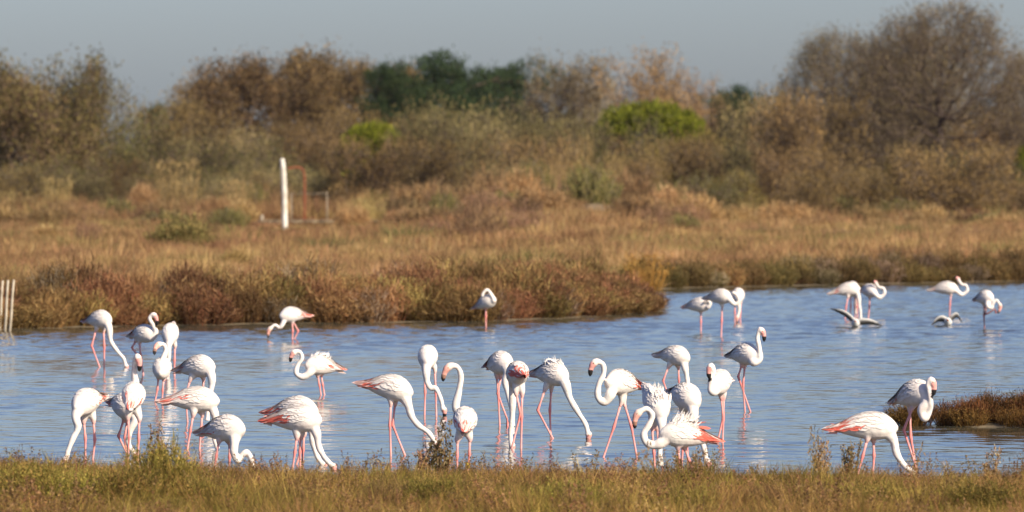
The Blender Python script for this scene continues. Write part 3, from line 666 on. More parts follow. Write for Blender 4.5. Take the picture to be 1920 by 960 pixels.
# olive thicket shrubs (tall)
OV = [[(0.20, 0.165, 0.072), (0.25, 0.20, 0.085), (0.15, 0.125, 0.05), (0.29, 0.225, 0.095)], [(0.22, 0.145, 0.058), (0.17, 0.115, 0.048), (0.27, 0.18, 0.07)], [(0.13, 0.12, 0.045), (0.10, 0.095, 0.035), (0.17, 0.14, 0.05)], [(0.20, 0.16, 0.04), (0.16, 0.125, 0.035), (0.24, 0.18, 0.05)]]
bush = []
for k in range(4):
    rr = np.random.default_rng(260 + k)
    lob = [(rr.normal() * 1.25, rr.normal() * 1.25, 0.7 + rr.random() * 2.6, 0.65 + rr.random() * 0.5, 0.65 + rr.random() * 0.5, 0.6 + rr.random() * 0.6) for _ in range(14)] + [(0, 0, 1.2, 2.0, 2.0, 1.3)]
    bush.append(tree_mesh('bush%d' % k, 265 + k, straight(1.2, 5), lob, 520, 6500, 0.17, 0.065, OV[k], (0.12, 0.09, 0.065), [(0.20, 0.155, 0.11), (0.15, 0.11, 0.08)], 1700, 0.6, 0.6, spread=0.17, tw=0.02))

far = dict(group='autumn trees on the skyline')
for (x_, d, top, wd, k, lab) in ((395, 600, 150, 160, 0, 'leftmost brown autumn tree on the skyline'), (470, 590, 118, 200, 1, 'brown autumn tree left of the highest skyline crown'), (575, 610, 98, 210, 0, 'highest brown autumn tree left of the dark pines'), (665, 590, 128, 180, 1, 'russet autumn tree next to the dark pines'), (350, 560, 192, 120, 0, 'low brown tree left of the autumn skyline trees'),
                              (1050, 620, 122, 170, 3, 'grey tan thin tree right of the dark pines'), (1105, 640, 160, 100, 3, 'smaller grey tan tree left of the sky gap'), (1215, 620, 108, 165, 2, 'tan tree with sky gap rising behind the bright green dome tree'), (1285, 640, 150, 120, 2, 'lower tan tree right of the tall tan one')):
    tree('autumn_tree', decid[k], x_, d, top, wd * 1.18, 10.9, 12.2, label=lab, category='tree', **far)
for (x_, d, top, wd, k, lab) in ((738, 580, 116, 95, 0, 'narrow dark pine left of the tallest dark pine'), (770, 585, 146, 120, 1, 'low dark pine under the narrow one'), (832, 690, 103, 165, 1, 'tallest dark pine on the skyline'), (915, 720, 126, 110, 0, 'dark pine just right of the tallest pine'), (965, 720, 126, 90, 1, 'dark pine beside the grey tan tree'), (880, 700, 150, 120, 1, 'dark pine filling the gap between the taller pines'), (1350, 720, 172, 70, 0, 'small far pine left of the right thicket'), (1385, 720, 164, 80, 1, 'far dark pine touching the right thicket'), (298, 720, 196, 60, 0, 'tiny far pine at the left skyline gap')):
    tree('dark_pine', pines[k], x_, d, top, wd * 1.35, 12.0, 8.2, label=lab, category='tree', group='dark pines on the skyline')
tree('stone_pine', stone, 1217, 425, 190, 245, 6.15, 8.0, rz=0.6, label='bright green dome shaped stone pine above the thicket', category='tree')
tree('stone_pine', stone, 702, 384, 228, 140, 6.15, 7.5, rz=2.0, label='small yellow green pine half hidden in the middle thicket', category='tree')
tree('stone_pine', stone, 1935, 330, 268, 75, 6.15, 7.5, rz=1.0, label='bit of bright green bush at the right frame edge', category='bush')
for (x_, d, top, wd, k, lab) in ((20, 372, 128, 260, 0, 'tall olive tamarisk at the left frame edge'), (95, 378, 120, 230, 1, 'second tall olive tamarisk from the left edge'), (158, 385, 130, 170, 0, 'tall feathery tamarisk ending the left group'), (60, 400, 150, 260, 1, 'darker tamarisk behind the left group'), (-55, 372, 95, 150, 0, 'tamarisk with sparse top cut by the left frame edge')):
    tree('tamarisk_tree', tam[k], x_, d, top, wd, 8.0, 6.0, label=lab, category='tree', group='tamarisks at the left')
def where(x_, tab):
    for lim, w_ in tab:
        if x_ < lim: return w_
TH = [(60, 'at the left frame edge'), (130, 'under the left tamarisks'), (210, 'beside the last left tamarisk'), (270, 'in the low skyline gap'), (340, 'behind the tall reed clump'), (410, 'right of the tall reed clump'), (490, 'left of the white post'), (580, 'behind the white post'), (640, 'right of the rusty pipe'), (690, 'left of the small green pine'), (760, 'around the small green pine'), (840, 'below the tallest dark pine'), (930, 'right below the dark pines'), (1010, 'left below the grey tan tree'), (1070, 'below the grey tan tree'), (1130, 'left of the green dome tree'), (1220, 'below the left half of the dome tree'), (1310, 'below the right half of the dome tree'), (1370, 'just right of the dome tree'), (1440, 'below the far right pines'), (1510, 'left in the right thicket'), (1600, 'below the thin twiggy tree'), (1680, 'under the big bare tree\'s left boughs'), (1740, 'just left of the big bare trunk'), (1810, 'at the big bare trunk'), (1870, 'right of the big bare trunk'), (9999, 'at the right frame edge')]
def thicket(rows, name, grp, split, tall):
    for (x_, d, top, wd, k) in rows:
        lab = '%s %s thicket shrub in the %s row %s' % ('tall' if top < tall else 'low', ('grey green', 'brown', 'dark olive', 'yellowish')[k], 'front' if d < split else 'rear', where(x_, TH))
        tree(name, bush[k], x_, d, top, wd, 3.9, 5.0, label=lab, category='shrub', group=grp)
LB = [(x_ + R.uniform(-12, 12), R.uniform(375, 415), 205 + 60 * abs(math.sin(x_ * .03)) + R.uniform(-10, 40), R.uniform(110, 160), R.choice((1, 2, 2, 0))) for x_ in range(205, 480, 34)]
LB += [(x_ + R.uniform(-15, 15), R.uniform(345, 372), R.uniform(285, 340), R.uniform(90, 140), R.choice((1, 2, 0))) for x_ in range(-10, 500, 46)]
thicket(LB, 'thicket_shrub', 'left thicket', 373, 280)
MBs = [(x_ + R.uniform(-12, 12), R.uniform(440, 520), 228 + R.uniform(-14, 24), R.uniform(110, 150), R.choice((1, 1, 0))) for x_ in range(330, 700, 40)]
MBs += [(x_ + R.uniform(-15, 15), R.uniform(400, 420), R.uniform(280, 330), R.uniform(110, 150), R.choice((0, 2, 1))) for x_ in range(480, 700, 45)]
thicket(MBs, 'thicket_shrub', 'thicket behind the posts', 430, 260)
CB = [(x_ + R.uniform(-10, 10), R.uniform(375, 415), {0: 215, 1: 205, 2: 215, 3: 240}[min(3, abs((x_ - 760) // 110))] + R.uniform(-8, 30), R.uniform(130, 185), R.choice((0, 0, 0, 2, 1))) for x_ in range(745, 1130, 36)]
CB += [(x_, R.uniform(412, 420), 272 + R.uniform(-6, 14), R.uniform(130, 160), R.choice((0, 0, 1))) for x_ in (1120, 1160, 1200, 1245, 1290, 1330)]
CB += [(x_ + R.uniform(-10, 10), R.uniform(355, 375), R.uniform(262, 320), R.uniform(110, 160), R.choice((0, 1, 1))) for x_ in range(720, 1340, 48)]
thicket(CB, 'thicket_shrub', 'middle thicket', 375, 260)
RB = [(x_ + R.uniform(-10, 10), R.uniform(350, 390), (250 if x_ < 1400 else 168) + R.uniform(0, 40), R.uniform(120, 170), R.choice((1, 3, 1, 0))) for x_ in range(1330, 1520, 36)]
RB += [(x_ + R.uniform(-10, 10), R.uniform(308, 345), R.uniform(275, 345), R.uniform(110, 180), R.choice((1, 3, 2, 1))) for x_ in range(1340, 1960, 42)]
RB += [(x_ + R.uniform(-10, 10), R.uniform(395, 430), R.uniform(190, 250), R.uniform(150, 190), R.choice((1, 1, 2))) for x_ in range(1500, 1960, 60)]
thicket(RB, 'thicket_shrub', 'right thicket', 347, 230)
# dry bushes and tall straw where thicket and meadow meet
dry = [shrub_mesh('dry_bush_%d' % k, 190 + k, 1.0, 1.3, 260, [GOLD, TAN + RUST[:1], OLIV + GT[:2]][k], [GOLD, TAN, OLIV][k], 1800, 0.07, 0.02, 0.018, upright=1.0, sprigs=6, mat=M_dry) for k in range(3)]
for x_ in range(-10, 1940, 32):
    if 478 < x_ < 650: continue
    k = R.choice((0, 0, 1, 2)); xx = x_ + R.uniform(-14, 14); big = 1.35 if 740 < x_ < 1340 else 1.0; fr = R.random() < 0.45
    yb = R.uniform(416, 436) if fr else R.uniform(398, 410)
    put_px('dry_bush', dry[k], xx, yb, R.uniform(30, 78) * big * (0.7 if fr else 1), R.uniform(60, 130), 1.3, label='%s dry bush, %s of meadow edge, %s' % (('golden', 'tan', 'olive')[k], 'front' if fr else 'back', where(xx, TH)), category='bush', group='dry bushes along the meadow edge')


for x_ in list(range(10, 470, 42)) + list(range(755, 1340, 30)) + list(range(1390, 1930, 48)):
    for fr in (0, 1):
        xx = x_ + R.uniform(-16, 16); k = R.choice((0, 1, 1, 2))
        if fr and 1055 < xx < 1180: continue
        edge = max(0.0, min(1.0, (xx - 735) / 90, (1360 - xx) / 90))
        put_px('straw_scrub', dry[k] if R.random() < 0.7 else tws, xx, R.uniform(434, 456) if fr else R.uniform(414, 432), R.uniform(48, 88) * (0.75 if fr else 1.2) * (0.5 + 0.5 * edge), R.uniform(70, 130), 1.3,
               label='%s scrub, %s of the meadow, %s' % (('golden', 'tan', 'olive')[k], 'front' if fr else 'back', where(xx, TH)), category='bush', group='straw scrub in the meadow')
# the big half-bare tree at the right
rr = np.random.default_rng(300)
lob = [(-0.2, 0, 9.0, 4.6, 4.2, 3.6), (-3.6, 0.5, 7.2, 3.4, 3.0, 2.8), (2.4, 0, 8.0, 2.8, 3.0, 3.4), (-5.6, 0, 5.2, 2.2, 2.2, 2.2), (0.4, 0, 11.2, 2.8, 2.6, 1.7), (-2.4, -0.5, 4.0, 3.0, 2.5, 2.0), (3.2, 0, 5.0, 2.0, 2.0, 2.2), (2.2, 0, 10.8, 1.6, 1.6, 1.6), (-2.6, 0, 10.2, 2.0, 2.0, 1.6), (-5.6, 0, 8.4, 2.4, 2.4, 2.2), (-7.6, 0, 5.6, 1.8, 1.8, 1.9), (-7.0, 0, 3.0, 2.0, 1.8, 1.6), (4.4, 0, 7.0, 1.6, 1.6, 2.0)]
trunk = [(0.15, 0, 0), (0.12, 0, 0.9), (0.05, 0, 1.8), (0.0, 0, 2.7), (-0.05, 0, 3.6), (-0.1, 0, 4.5), (-0.1, 0, 5.3), (0.05, 0, 6.0)]
bigt = tree_mesh('bare_tree', 301, trunk, lob, 2600, 19000, 0.15, 0.075, [(0.185, 0.14, 0.065), (0.21, 0.165, 0.075), (0.145, 0.11, 0.056)], (0.085, 0.062, 0.052), [(0.17, 0.135, 0.10), (0.21, 0.165, 0.12), (0.14, 0.11, 0.085)], 14000, 0.85, 0.55, rtip=0.014, shell=0.35, thick=0.04, spread=0.22, power=0.44, tw=0.020)
tree('bare_tree', bigt, 1765, 372, 8, 460, 12.9, 15.4, rz=0.0, label='large half bare tree with dark trunk at the right', category='tree')
tree('bare_tree', bigt, 1725, 402, 52, 430, 12.9, 15.4, rz=1.3, label='dim twiggy tree close behind the large half bare tree', category='tree')
tree('bare_tree', bigt, 1945, 392, 95, 240, 12.9, 12.9, rz=2.2, label='half bare tree cut off by the right frame edge', category='tree')
tree('bare_tree', bigt, 1575, 398, 62, 330, 12.9, 14.5, rz=3.6, label='thin twiggy tree left of the large half bare tree', category='tree')

# ------------------------------------------------------------------ posts, pipe, ledge, stakes
M_white = plain_mat('white_paint_flaking', (0.78, 0.75, 0.68), (0.50, 0.46, 0.38), 2.2, 0.85, 0.5)
M_rust = plain_mat('rusty_pipe', (0.28, 0.085, 0.04), (0.20, 0.06, 0.03), 6.0, 0.75, 0.3)
M_conc = plain_mat('pale_concrete', (0.21, 0.17, 0.115), (0.16, 0.125, 0.08), 2.0, 0.9, 0.4)
M_wood = plain_mat('grey_weathered_wood', (0.40, 0.34, 0.26), (0.28, 0.23, 0.17), 9.0, 0.9, 0.5)
M_stake = plain_mat('pale_stake_wood', (0.52, 0.45, 0.35), (0.36, 0.30, 0.22), 12.0, 0.9, 0.5)
def tube_obj(name, pts, rad, mat, n=10, loc=None, parent=None, **props):
    V, f = tube(pts, rad, n); me = mesh(name, V, [f[0]] + [f[1]], [mat], smooth=True); return link(name, me, parent, loc, **props)
x, d = ground_at(534, 432); s = F / d; z0 = float(ground_z(np.array([x]), np.array([d]))[0])
rq = np.random.default_rng(9)
ps = np.array([at(535, 434, d), at(534.2, 405, d), at(533, 370, d), at(532, 340, d), at(530.8, 315, d), at(530, 303, d), at(529.6, 297, d)]) - [x, d, z0]; ps[:, :2] += rq.normal(size=(7, 2)) * 0.006; ps[0, 2] = -0.3
tube_obj('white_post', catmull(ps, 4), np.interp(np.linspace(0, 1, 25), [0, 0.6, 0.9, 1], [0.125, 0.12, 0.11, 0.06]) * (1 + 0.05 * rq.normal(size=25)), M_white, 12, (x, d, z0), label='tall white painted post leaning slightly in the left meadow', category='post')
xr, dr = ground_at(571, 416); z0 = float(ground_z(np.array([xr]), np.array([dr]))[0])
pp = [at(571, 418, dr), at(571, 380, dr), at(571, 345, dr), at(570.5, 328, dr), at(567, 318, dr), at(560, 314, dr), at(550, 314, dr), at(540, 316, dr)]
pp = np.array(pp) - [xr, dr, z0]; pp[0, 2] = -0.2
tube_obj('rusty_pipe', catmull(pp, 5), np.full(36, 0.052), M_rust, 10, (xr, dr, z0), label='rusty red pipe bent over at the top beside the white post', category='pipe')
# concrete ledge
xl, dl = ground_at(612, 420); s = F / dl; z0 = float(ground_z(np.array([xl]), np.array([dl]))[0])
def box(x0, x1, y0, y1, z0, z1):
    V = np.array([(x, y, z) for x in (x0, x1) for y in (y0, y1) for z in (z0, z1)], float)
    return V, [np.array([(0, 1, 3, 2), (4, 6, 7, 5), (0, 4, 5, 1), (2, 3, 7, 6), (0, 2, 6, 4), (1, 5, 7, 3)])]
mb = MB(); nseg = 9; Lw = 260 / s
for k in range(nseg):
    a0, a1 = -Lw / 2 + Lw * k / nseg, -Lw / 2 + Lw * (k + 1) / nseg; jit = rq.normal() * 0.015
    V, f = box(a0 + 0.01, a1 - 0.01, -0.3 + jit, 0.3 + jit, -0.3, 0.24 + rq.normal() * 0.012); mb.add(V, f, (0.4, 0.36, 0.28))
link('concrete_ledge', mb.build('concrete_ledge', [M_conc]), loc=(xl, dl, z0), label='low pale concrete ledge at the foot of the rusty pipe', category='ledge')
# fence posts with a wire
for (x_, yb, top, lab) in ((613, 414, 360, 'thin grey fence post right of the rusty pipe'), (546, 414, 362, 'thin grey fence post between white post and rusty pipe')):
    x, d = ground_at(x_, yb); z0 = float(ground_z(np.array([x]), np.array([d]))[0]); h = at(x_, top, d)[2] - z0
    tube_obj('fence_post', [(0, 0, -0.2), (0.01, 0, h * 0.5), (0.0, 0.01, h * 0.97), (0, 0, h)], [0.034, 0.032, 0.03, 0.02], M_wood, 8, (x, d, z0), label=lab, category='post', group='fence posts by the track')
a = at(546, 362, dr + 2); b = at(613, 362, dr + 2)
tube_obj('fence_wire', [np.zeros(3), (b - a) * 0.5 - [0, 0, 0.04], b - a], [0.012] * 3, M_wood, 5, a, label='thin dark wire strung between the fence posts', category='wire')
x, d = ground_at(490, 420); z0 = float(ground_z(np.array([x]), np.array([d]))[0])
tube_obj('short_stump', [(0, 0, -0.2), (0.02, 0, 0.25), (0.03, 0, 0.42), (0.03, 0, 0.46)], [0.10, 0.09, 0.085, 0.05], M_wood, 9, (x, d, z0), label='short pale stump at the left end of the concrete ledge', category='stump')
# sandy mound
rs = np.random.default_rng(21); x, d = ground_at(1115, 434); z0 = float(ground_z(np.array([x]), np.array([d]))[0]); s = F / d
th = np.linspace(0, 2 * math.pi, 28, endpoint=False); rings = []
for k in range(8):
    q = 1 - k / 7.3; rings.append(np.stack([np.cos(th) * q * 62 / s * (1 + 0.1 * np.sin(3 * th + 1)), np.sin(th) * q * 1.6, np.full(28, (1 - q ** 2.2) * 28 / s - 0.1) + 0.025 * rs.normal(size=28)], 1))
V = np.concatenate(rings); i = np.arange(7)[:, None] * 28; j = np.arange(28)[None]; q = np.stack([i + j, i + (j + 1) % 28, i + 28 + (j + 1) % 28, i + 28 + j], -1).reshape(-1, 4)
link('sand_mound', mesh('sand_mound', V, [q, np.array([list(range(196, 224))])], [plain_mat('pale_sand', (0.26, 0.19, 0.115), (0.18, 0.125, 0.07), 2.0, 0.95, 0.6)], smooth=True), loc=(x, d, z0), label='pale sandy mound in the meadow right of centre', category='mound')
# three pale stakes at the left edge
for (x0, y0, x1, y1, lab) in ((-1, 618, 5, 526, 'pale wooden stake cut by the left frame edge'), (9, 621, 15, 525, 'middle pale stake of the three at the left edge'), (18, 622, 26, 524, 'rightmost pale stake of the three at the left edge')):
    d = dist(y0); b = at(x0, y0, d); t = at(x1, y1, d) - b
    tube_obj('wooden_stake', [-t * 0.25, t * 0.3 + [0.006, 0, 0], t * 0.7 - [0.004, 0, 0], t * 0.985, t], [0.028, 0.027, 0.026, 0.024, 0.012], M_stake, 8, b, label=lab, category='stake', group='wooden stakes at the left bank')

# ------------------------------------------------------------------ flamingos
WHITE = np.array([0.83, 0.775, 0.73]); BLUSH = np.array([0.80, 0.60, 0.54]); PINK = np.array([0.78, 0.36, 0.31]); RED = np.array([0.74, 0.10, 0.055])
LEG = np.array([0.80, 0.38, 0.36]); KNEE = np.array([0.78, 0.26, 0.24]); BILL = np.array([0.80, 0.38, 0.34]); BLACK = np.array([0.02, 0.018, 0.018])
TPROF = [0, .10, .22, .36, .5, .64, .76, .86, .94, 1.0]
RPROF = [.012, .034, .072, .112, .139, .150, .143, .116, .074, .02]

def remesh(V, faces, vox):
    me = mesh('tmp', V, faces); o = bpy.data.objects.new('tmp', me); COL.objects.link(o)
    m = o.modifiers.new('r', 'REMESH'); m.mode = 'VOXEL'; m.voxel_size = vox; m.use_smooth_shade = True
    s = o.modifiers.new('s', 'SMOOTH'); s.factor = 0.5; s.iterations = 4
    dg = bpy.context.evaluated_depsgraph_get(); ev = o.evaluated_get(dg); em = ev.to_mesh()
    n = len(em.vertices); co = np.empty(n * 3, np.float32); em.vertices.foreach_get('co', co)
    nl = len(em.loops); li = np.empty(nl, np.int32); em.loops.foreach_get('vertex_index', li)
    ls = np.empty(len(em.polygons), np.int32); em.polygons.foreach_get('loop_total', ls)
    ev.to_mesh_clear(); bpy.data.objects.remove(o); bpy.data.meshes.remove(me)
    fl = []
    if (ls == 4).all(): fl = [li.reshape(-1, 4)]
    else:
        st = np.concatenate([[0], np.cumsum(ls)[:-1]])
        for k in (3, 4): 
            ii = st[ls == k]
            if len(ii): fl.append(li[ii[:, None] + np.arange(k)[None]])
    return co.reshape(-1, 3), fl

def flamingo(spec, num):
    fy = spec['fy']; d = dist(fy); s = F / d; rnd = np.random.default_rng(500 + num)
    legs = spec['legs']; fx = np.mean([l[-1][0] for l in legs]); root = np.array([at(fx, fy, d)[0], d, 0.0])
    def W(q, dw=0.0):
        p = at(q[0], q[1], d) - root; p[1] -= dw; return p
    fat = spec.get('fat', 1.0); Lr = 0.64; T0, C0 = W(spec['tail']), W(spec['chest']); li = np.linalg.norm(C0 - T0)
    dd = math.sqrt(max(0.0, Lr * Lr - li * li)) * spec.get('s', 1); T0[1] += dd * 0.5; C0[1] -= dd * 0.5     # +s: chest towards the camera
    cdw = dd * 0.5; ax = C0 - T0; L = np.linalg.norm(ax); u = ax / L
    side = np.cross(u, [0, 0, 1.0]); side /= np.linalg.norm(side) + 1e-9; upv = np.cross(side, u)
    def body_pt(t, phi, off=0.0):
        r = np.interp(t, TPROF, RPROF) * fat + off; c = T0 + ax * t + upv * (0.035 * math.sin(math.pi * t))
        return c + r * (math.cos(phi) * upv + 0.86 * math.sin(phi) * side)
    # ---- body, neck, head, thighs -> one skin
    V, Fq, nv = [], [], 0
    def addp(v, f):
        nonlocal nv
        V.append(v); Fq.extend([np.asarray(q) + nv for q in f]); nv += len(v)
    ang = np.linspace(0, 2 * math.pi, 18, endpoint=False); rings = [np.array([body_pt(t, a) for a in ang]) for t in np.linspace(0, 1, 20)]
    bv = np.concatenate(rings); i = np.arange(19)[:, None] * 18; j = np.arange(18)[None]
    addp(bv, [np.stack([i + j, i + (j + 1) % 18, i + 18 + (j + 1) % 18, i + 18 + j], -1).reshape(-1, 4), np.array([list(range(18))[::-1], list(range(19 * 18, 20 * 18))])])
    nk = spec['neck']; hd = spec.get('hd', cdw); m = len(nk); npts = [T0 + ax * 0.80 - upv * 0.0]
    for k, q in enumerate(nk):
        base = cdw * 0.92 * (1 - k / (m - 1)) + hd * (k / (m - 1)) if m > 1 else cdw
        npts.append(W(q, base + (q[2] if len(q) > 2 else 0)))
    bill = spec.get('bill'); path = catmull(npts, 7); npn = len(path)
    seg = np.concatenate([[0], np.cumsum(np.linalg.norm(np.diff(path, axis=0), axis=1))]); f = seg / seg[-1]
    rb = spec.get('nr', 1.0) * (1 + 0.07 * np.sin(np.arange(npn) * (0.55 + 0.3 * rnd.random()) + 6 * rnd.random())); nr = np.interp(f, [0, .1, .22, .42, .75, .93, 1], [.085, .072, .054, .040, .031, .029, .034]) * rb
    lt = np.interp(0.1, f, seg)
    Hd = path[-1]; headpts, headr = [], []
    if bill is not None:
        bt = W(bill, hd + spec.get('bdw', 0)); tdir = path[-1] - path[-3]; tdir /= np.linalg.norm(tdir)
        v = bt - Hd; lv = np.linalg.norm(v); vd = v / lv
        # the bill drops sharply half way: bulge away from the neck side
        perp = tdir - vd * np.dot(tdir, vd); pl = np.linalg.norm(perp); perp = perp / pl if pl > 0.05 else np.cross(vd, [0, 1.0, 0])
        hb = min(lv * 0.16, 0.03)
        hp = [Hd + vd * lv * 0.10 + perp * hb * 0.5, Hd + vd * lv * 0.32 + perp * hb, Hd + vd * lv * 0.52 + perp * hb * 1.0, Hd + vd * lv * 0.72 + perp * hb * 0.7, Hd + vd * lv * 0.88 + perp * hb * 0.3, bt]
        headpts = np.array(hp); headr = np.array([.044, .040, .030, .030, .024, .008])
        allp = np.vstack([path, headpts]); allr = np.concatenate([nr, headr])
    else:
        allp, allr = path, nr
    v, fq = tube(allp, allr, 10); addp(v, fq)
    legp = []
    for k, lg in enumerate(legs):
        ld = spec.get('ld', (0.045, -0.045))[k % 2] if abs(dd) < 0.5 else (0.0, 0.0)[k % 2]
        P = [W(q, ld + (q[2] if len(q) > 2 else 0)) for q in lg]
        c = T0 + ax * 0.56; hip = P[0] * 0.45 + c * 0.55; hip[1] = P[0][1] * 0.8 + c[1] * 0.2
        kn = P[0] + (P[1] - P[0]) * 0.30
        v, fq = tube(catmull([hip, P[0], kn], 4), np.interp(np.linspace(0, 1, 9), [0, .5, 1], [.062, .036, .013]), 8); addp(v, fq)
        legp.append(P)
    q4 = [q for q in Fq if q.shape[1] == 4]; oth = [q for q in Fq if q.shape[1] != 4]
    vox = 0.0105 if s > 125 else 0.0135
    co, fl = remesh(np.concatenate(V), [np.concatenate(q4)] + oth, vox)
    col = np.tile(WHITE, (len(co), 1)) * (0.97 + 0.03 * rnd.random()) * np.array([1, 1 - 0.02 * rnd.random(), 1 - 0.03 * rnd.random()])
    pk = np.clip(0.10 + 0.16 * np.sin(co[:, 0] * 19 + num) * np.sin(co[:, 2] * 23 + 2 * num) + 0.10 * np.sin(co[:, 2] * 61 + num), 0, 0.4)[:, None]; col = col * (1 - pk) + BLUSH * pk
    tt = ((co - T0) @ u) / L; rear = np.clip((0.30 - tt) / 0.3, 0, 1)[:, None]; near_body = np.linalg.norm(co - (T0 + np.outer(np.clip(tt, 0, 1), ax)), axis=1) < 0.2
    tailc = spec.get('tc', 0.35); tcol = PINK * tailc + BLUSH * (1 - tailc)
    col = np.where(near_body[:, None], col * (1 - rear) + tcol * rear, col)
    if bill is not None:
        dm = np.linalg.norm(co[:, None] - allp[None], axis=2); kk = np.argmin(dm, 1); g = kk - (npn - 1)
        hz = g >= -1; col[hz] = col[hz] * 0.8 + BLUSH * 0.2
        col[g >= 2] = BILL; col[g >= 4] = BLACK
        col[g == 1] = WHITE * 0.6 + BLUSH * 0.4
        if spec.get('face'): col[g >= 0] = col[g >= 0] * 0.65 + np.array([0.78, 0.42, 0.30]) * 0.35; col[g >= 5] = BLACK
    # thighs blush
    for P in legp:
        dk = np.linalg.norm(co - (P[0] + (P[1] - P[0]) * 0.25), axis=1)[:, None]; wgt = np.clip(1 - dk / 0.09, 0, 1); col = col * (1 - wgt) + LEG * wgt
    mb = MB(); mb.add(co, fl, col)
    if bill is not None and s > 90:      # eyes on both sides of the head
        a_ = np.cross(headpts[1] - headpts[0], perp); a_ /= np.linalg.norm(a_) + 1e-9
        for sg in (1, -1):
            c = headpts[0] * 0.6 + headpts[1] * 0.4 + a_ * sg * 0.040 + perp * 0.008; e8 = 0.0075
            mb.add(c + e8 * np.array([(1, 0, 0), (-1, 0, 0), (0, 1, 0), (0, -1, 0), (0, 0, 1), (0, 0, -1)], float), [np.array([(0, 2, 4), (2, 1, 4), (1, 3, 4), (3, 0, 4), (2, 0, 5), (1, 2, 5), (3, 1, 5), (0, 3, 5)])], (0.25, 0.16, 0.04))
    # bare legs
    lr = 0.0125 if s > 125 else 0.0145
    for P in legp:
        kn = P[0] + (P[1] - P[0]) * 0.22; seq = [kn, P[0] + (P[1] - P[0]) * 0.6, P[1], P[1] + (P[2] - P[1]) * 0.15, P[1] + (P[2] - P[1]) * 0.6, P[2]]
        e = P[2] - P[1]; e /= np.linalg.norm(e)
        low = P[2][2] < 0.06
        if low: seq.append(P[2] + e * 0.14)
        seq = np.array(seq); rr_ = np.array([1.15, .95, 1.55, 1.05, .9, 1.05, 1.2][:len(seq)]) * lr
        v, fq = tube(seq, rr_, 7); cc = np.tile(LEG * (0.92 + 0.12 * rnd.random()), (len(v), 1)); cc[14:28] = KNEE; mb.add(v, fq, cc * spec.get('lc', 1.0))
        if not low:      # a lifted foot: three webbed toes hanging
            t0 = P[2]; dn = np.array([u[0] * 0.3, u[1] * 0.3, -1.0]); dn /= np.linalg.norm(dn); sd_ = side
            fv = np.array([t0 + sd_ * 0.01, t0 - sd_ * 0.01, t0 + dn * 0.085 + sd_ * 0.03, t0 + dn * 0.095, t0 + dn * 0.085 - sd_ * 0.03, t0 + u * 0.012, t0 + dn * 0.09 + u * 0.008])
            mb.add(fv, [np.array([(0, 1, 5)]), np.array([(0, 2, 3, 1), (1, 3, 4, 4)])[:1], np.array([(1, 3, 4), (0, 6, 2), (5, 6, 0), (5, 1, 6), (1, 4, 6)])], KNEE * spec.get('lc', 1.0))
    o = link('flamingo', None, loc=root, label=spec['label'], category='flamingo', group='flamingos feeding in the lagoon'); o.empty_display_size = 0.2
    link('body', mb.build('flamingo_body', [M_bird], True), o)
    # ---- folded wings: shingled feathers on both flanks
    red = spec.get('red', 0.25); ruf = spec.get('ruf', 0.0)
    for sg in (1, -1):
        wb = MB(); B, T, Wd, C = [], [], [], []
        for row, tb in enumerate(np.linspace(0.84, 0.20, 11)):
            pm = 1.75 - 0.35 * abs(tb - 0.55) * 2
            for phi in np.linspace(0.10, pm, 8):
                t_ = tb + rnd.normal() * 0.022; ph = phi + rnd.normal() * 0.10
                ln = 0.085 + 0.10 * (row / 10) + 0.03 * rnd.random()
                t2 = t_ - ln / L; lift = 0.0015 + 0.003 * rnd.random()
                b = body_pt(t_, sg * ph, 0.001)
                e = body_pt(max(t2, 0.0), sg * ph * (0.97 if t2 > 0.2 else 0.8), lift) + (u * min(t2, 0) * L if t2 < 0 else 0)
                if ruf > 0 and ph < 0.9 and 0.35 < t_ < 0.85 and rnd.random() < ruf * 0.18:
                    e = b + (e - b) * (0.55 + 0.5 * rnd.random()) + upv * (0.05 + 0.09 * rnd.random()) * ruf + side * sg * 0.02 * rnd.normal()
                B.append(b); T.append(e); Wd.append(0.050 + 0.014 * rnd.random())
                c = WHITE * (0.96 + 0.06 * rnd.normal() * 0.6); c = c * (1 - 0.12) + BLUSH * 0.12
                edge = ph > pm - 0.65
                if rnd.random() < red * (0.85 if (edge and t_ < 0.52) else (0.30 if t_ < 0.42 else 0.0)): c = RED * 0.75 + PINK * 0.25
                elif t_ < 0.34 and rnd.random() < 0.5: c = BLUSH * 0.6 + PINK * 0.4 * tailc + BLUSH * 0.4 * (1 - tailc)
                C.append(c)
        B, T, Wd, C = np.array(B), np.array(T), np.array(Wd), np.clip(np.array(C), 0, 0.86)
        # feather: flat vane with rounded tip, tangent to the body
        dv = T - B; nrm = B - (T0 + np.outer((B - T0) @ u / L, ax)); sv = np.cross(dv, nrm); sv /= np.linalg.norm(sv, axis=1)[:, None] + 1e-9
        vs = []
        for tq, wq in ((0, .35), (.35, 1.0), (.75, .85)):
            c0 = B + dv * tq; vs += [c0 - sv * (Wd * wq / 2)[:, None], c0 + sv * (Wd * wq / 2)[:, None]]
        vs.append(T); n = len(B); VV = np.stack(vs, 1).reshape(-1, 3); oo = np.arange(n)[:, None] * 7
        wb.add(VV, [np.concatenate([oo + [[0, 1, 3, 2]], oo + [[2, 3, 5, 4]]]), oo + [[4, 5, 6]]], np.repeat(C, 7, axis=0))
        link('wing', wb.build('flamingo_wing', [M_bird], True), o)
